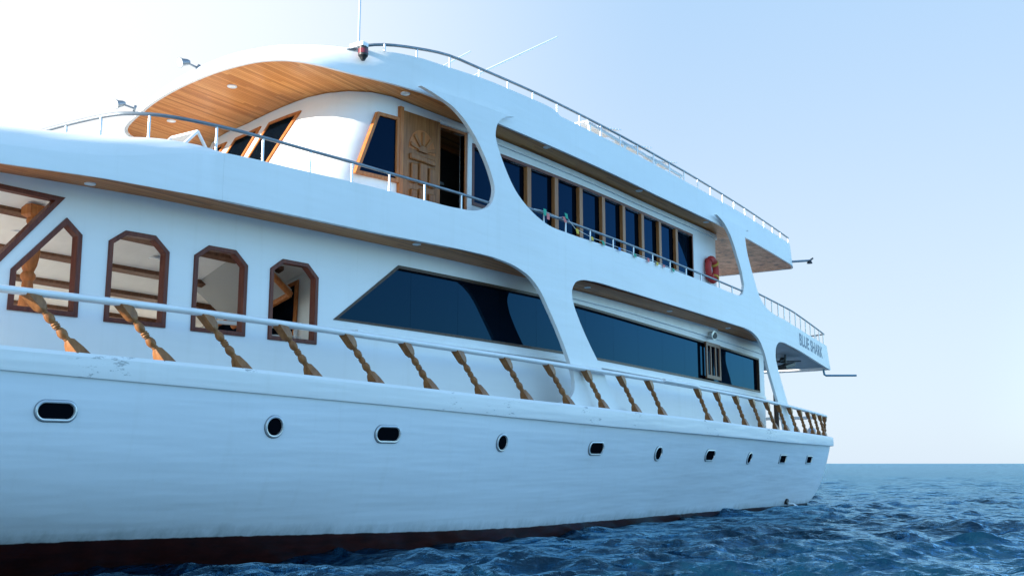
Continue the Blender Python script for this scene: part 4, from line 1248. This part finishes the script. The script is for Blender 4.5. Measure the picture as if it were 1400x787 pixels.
# folding deck chair at the front of the upper deck (only the back shows above the bulwark)
ch = empty('deck_chair', (9.1, 2.0, 4.65))
tag(ch, 'white framed deck chair with grey sling behind the forward railing', 'deck chair')
m_ = MB()
for y in (1.75, 2.25):
    m_.tube([(8.25, y, 5.02), (8.66, y, 5.47)], 0.022, 8); m_.tube([(8.66, y, 5.47), (9.3, y, 4.66)], 0.022, 8); m_.tube([(8.25, y, 5.02), (8.95, y, 5.10)], 0.022, 8); m_.tube([(8.25, y, 5.02), (8.3, y, 4.66)], 0.022, 8)
m_.tube([(8.66, 1.75, 5.47), (8.66, 2.25, 5.47)], 0.022, 8)
m_.build('frame', M_TRIM, ch)
m_ = MB(); m_.loft([[(8.64, 1.77, 5.44), (8.64, 2.23, 5.44)], [(8.47, 1.77, 5.23), (8.47, 2.23, 5.23)], [(8.27, 1.77, 5.03), (8.27, 2.23, 5.03)]]); m_.build('sling', M_GREY, ch)

# slatted loungers on the roof, seen through the railing
def lounger():
    r = empty('sun_lounger', (0, 0, 0))
    m_ = MB(); m_.box(-0.9, 0.9, -0.3, -0.26, 0.20, 0.26); m_.box(-0.9, 0.9, 0.26, 0.30, 0.20, 0.26); m_.build('frame', M_TRIM, r, smooth=None)
    for x in (-0.8, 0.8):
        for y in (-0.28, 0.28):
            m_ = MB(); m_.box(x - 0.03, x + 0.03, y - 0.02, y + 0.02, 0, 0.2); m_.build('leg', M_TRIM, r, smooth=None)
    m_ = MB()
    for k in range(12): m_.box(-0.88 + k * 0.095, -0.81 + k * 0.095, -0.28, 0.28, 0.262, 0.28)
    m_.build('seat', M_TRIM, r, smooth=None)
    m_ = MB()
    for k in range(8):
        t = 0.05 + k * 0.085; m_.obox((-0.45 + t * 1.6, 0, 0.28 + t * 0.34), (0.060, 0, 0.013), (0, 0.28, 0), (-0.004, 0, 0.009))
    m_.build('backrest', M_TRIM, r, smooth=None)
    return r
lg = lounger()
def copy_tree(o, parent=None):
    c = o.copy(); COL.objects.link(c); c.parent = parent
    for ch_ in list(o.children): copy_tree(ch_, c)
    return c
LG = [(18.2, 0.86, 'white slatted sun lounger behind the roof railing, nearest the bow of the row'), (19.75, 0.86, 'white slatted sun lounger behind the roof railing, in the middle of the row'), (21.2, 0.86, 'white slatted sun lounger behind the roof railing, nearest the stern of the row')]
for i, (x, y, lab) in enumerate(LG):
    o = lg if i == 0 else copy_tree(lg)
    o.location = (x, y, interp(x, ZT)); tag(o, lab, 'sun lounger', 'sun loungers on the roof deck')

# small pale canister standing at the stern rail
cn = empty('canister', (32.3, 0.75, 1.96))
tag(cn, 'small pale blue canister standing behind the last balusters at the stern', 'canister')
m_ = MB(); m_.tube([(32.3, 0.7, 1.95), (32.3, 0.7, 2.25), (32.3, 0.7, 2.31), (32.3, 0.7, 2.33)], [0.13, 0.13, 0.08, 0.05], 16); m_.build('body', simple('pale_blue_plastic', (0.5, 0.58, 0.72), 0.5), cn)
m_ = MB(); m_.tube([(32.3, 0.7, 2.33), (32.3, 0.7, 2.38)], 0.05, 12); m_.build('cap', M_TRIM, cn)
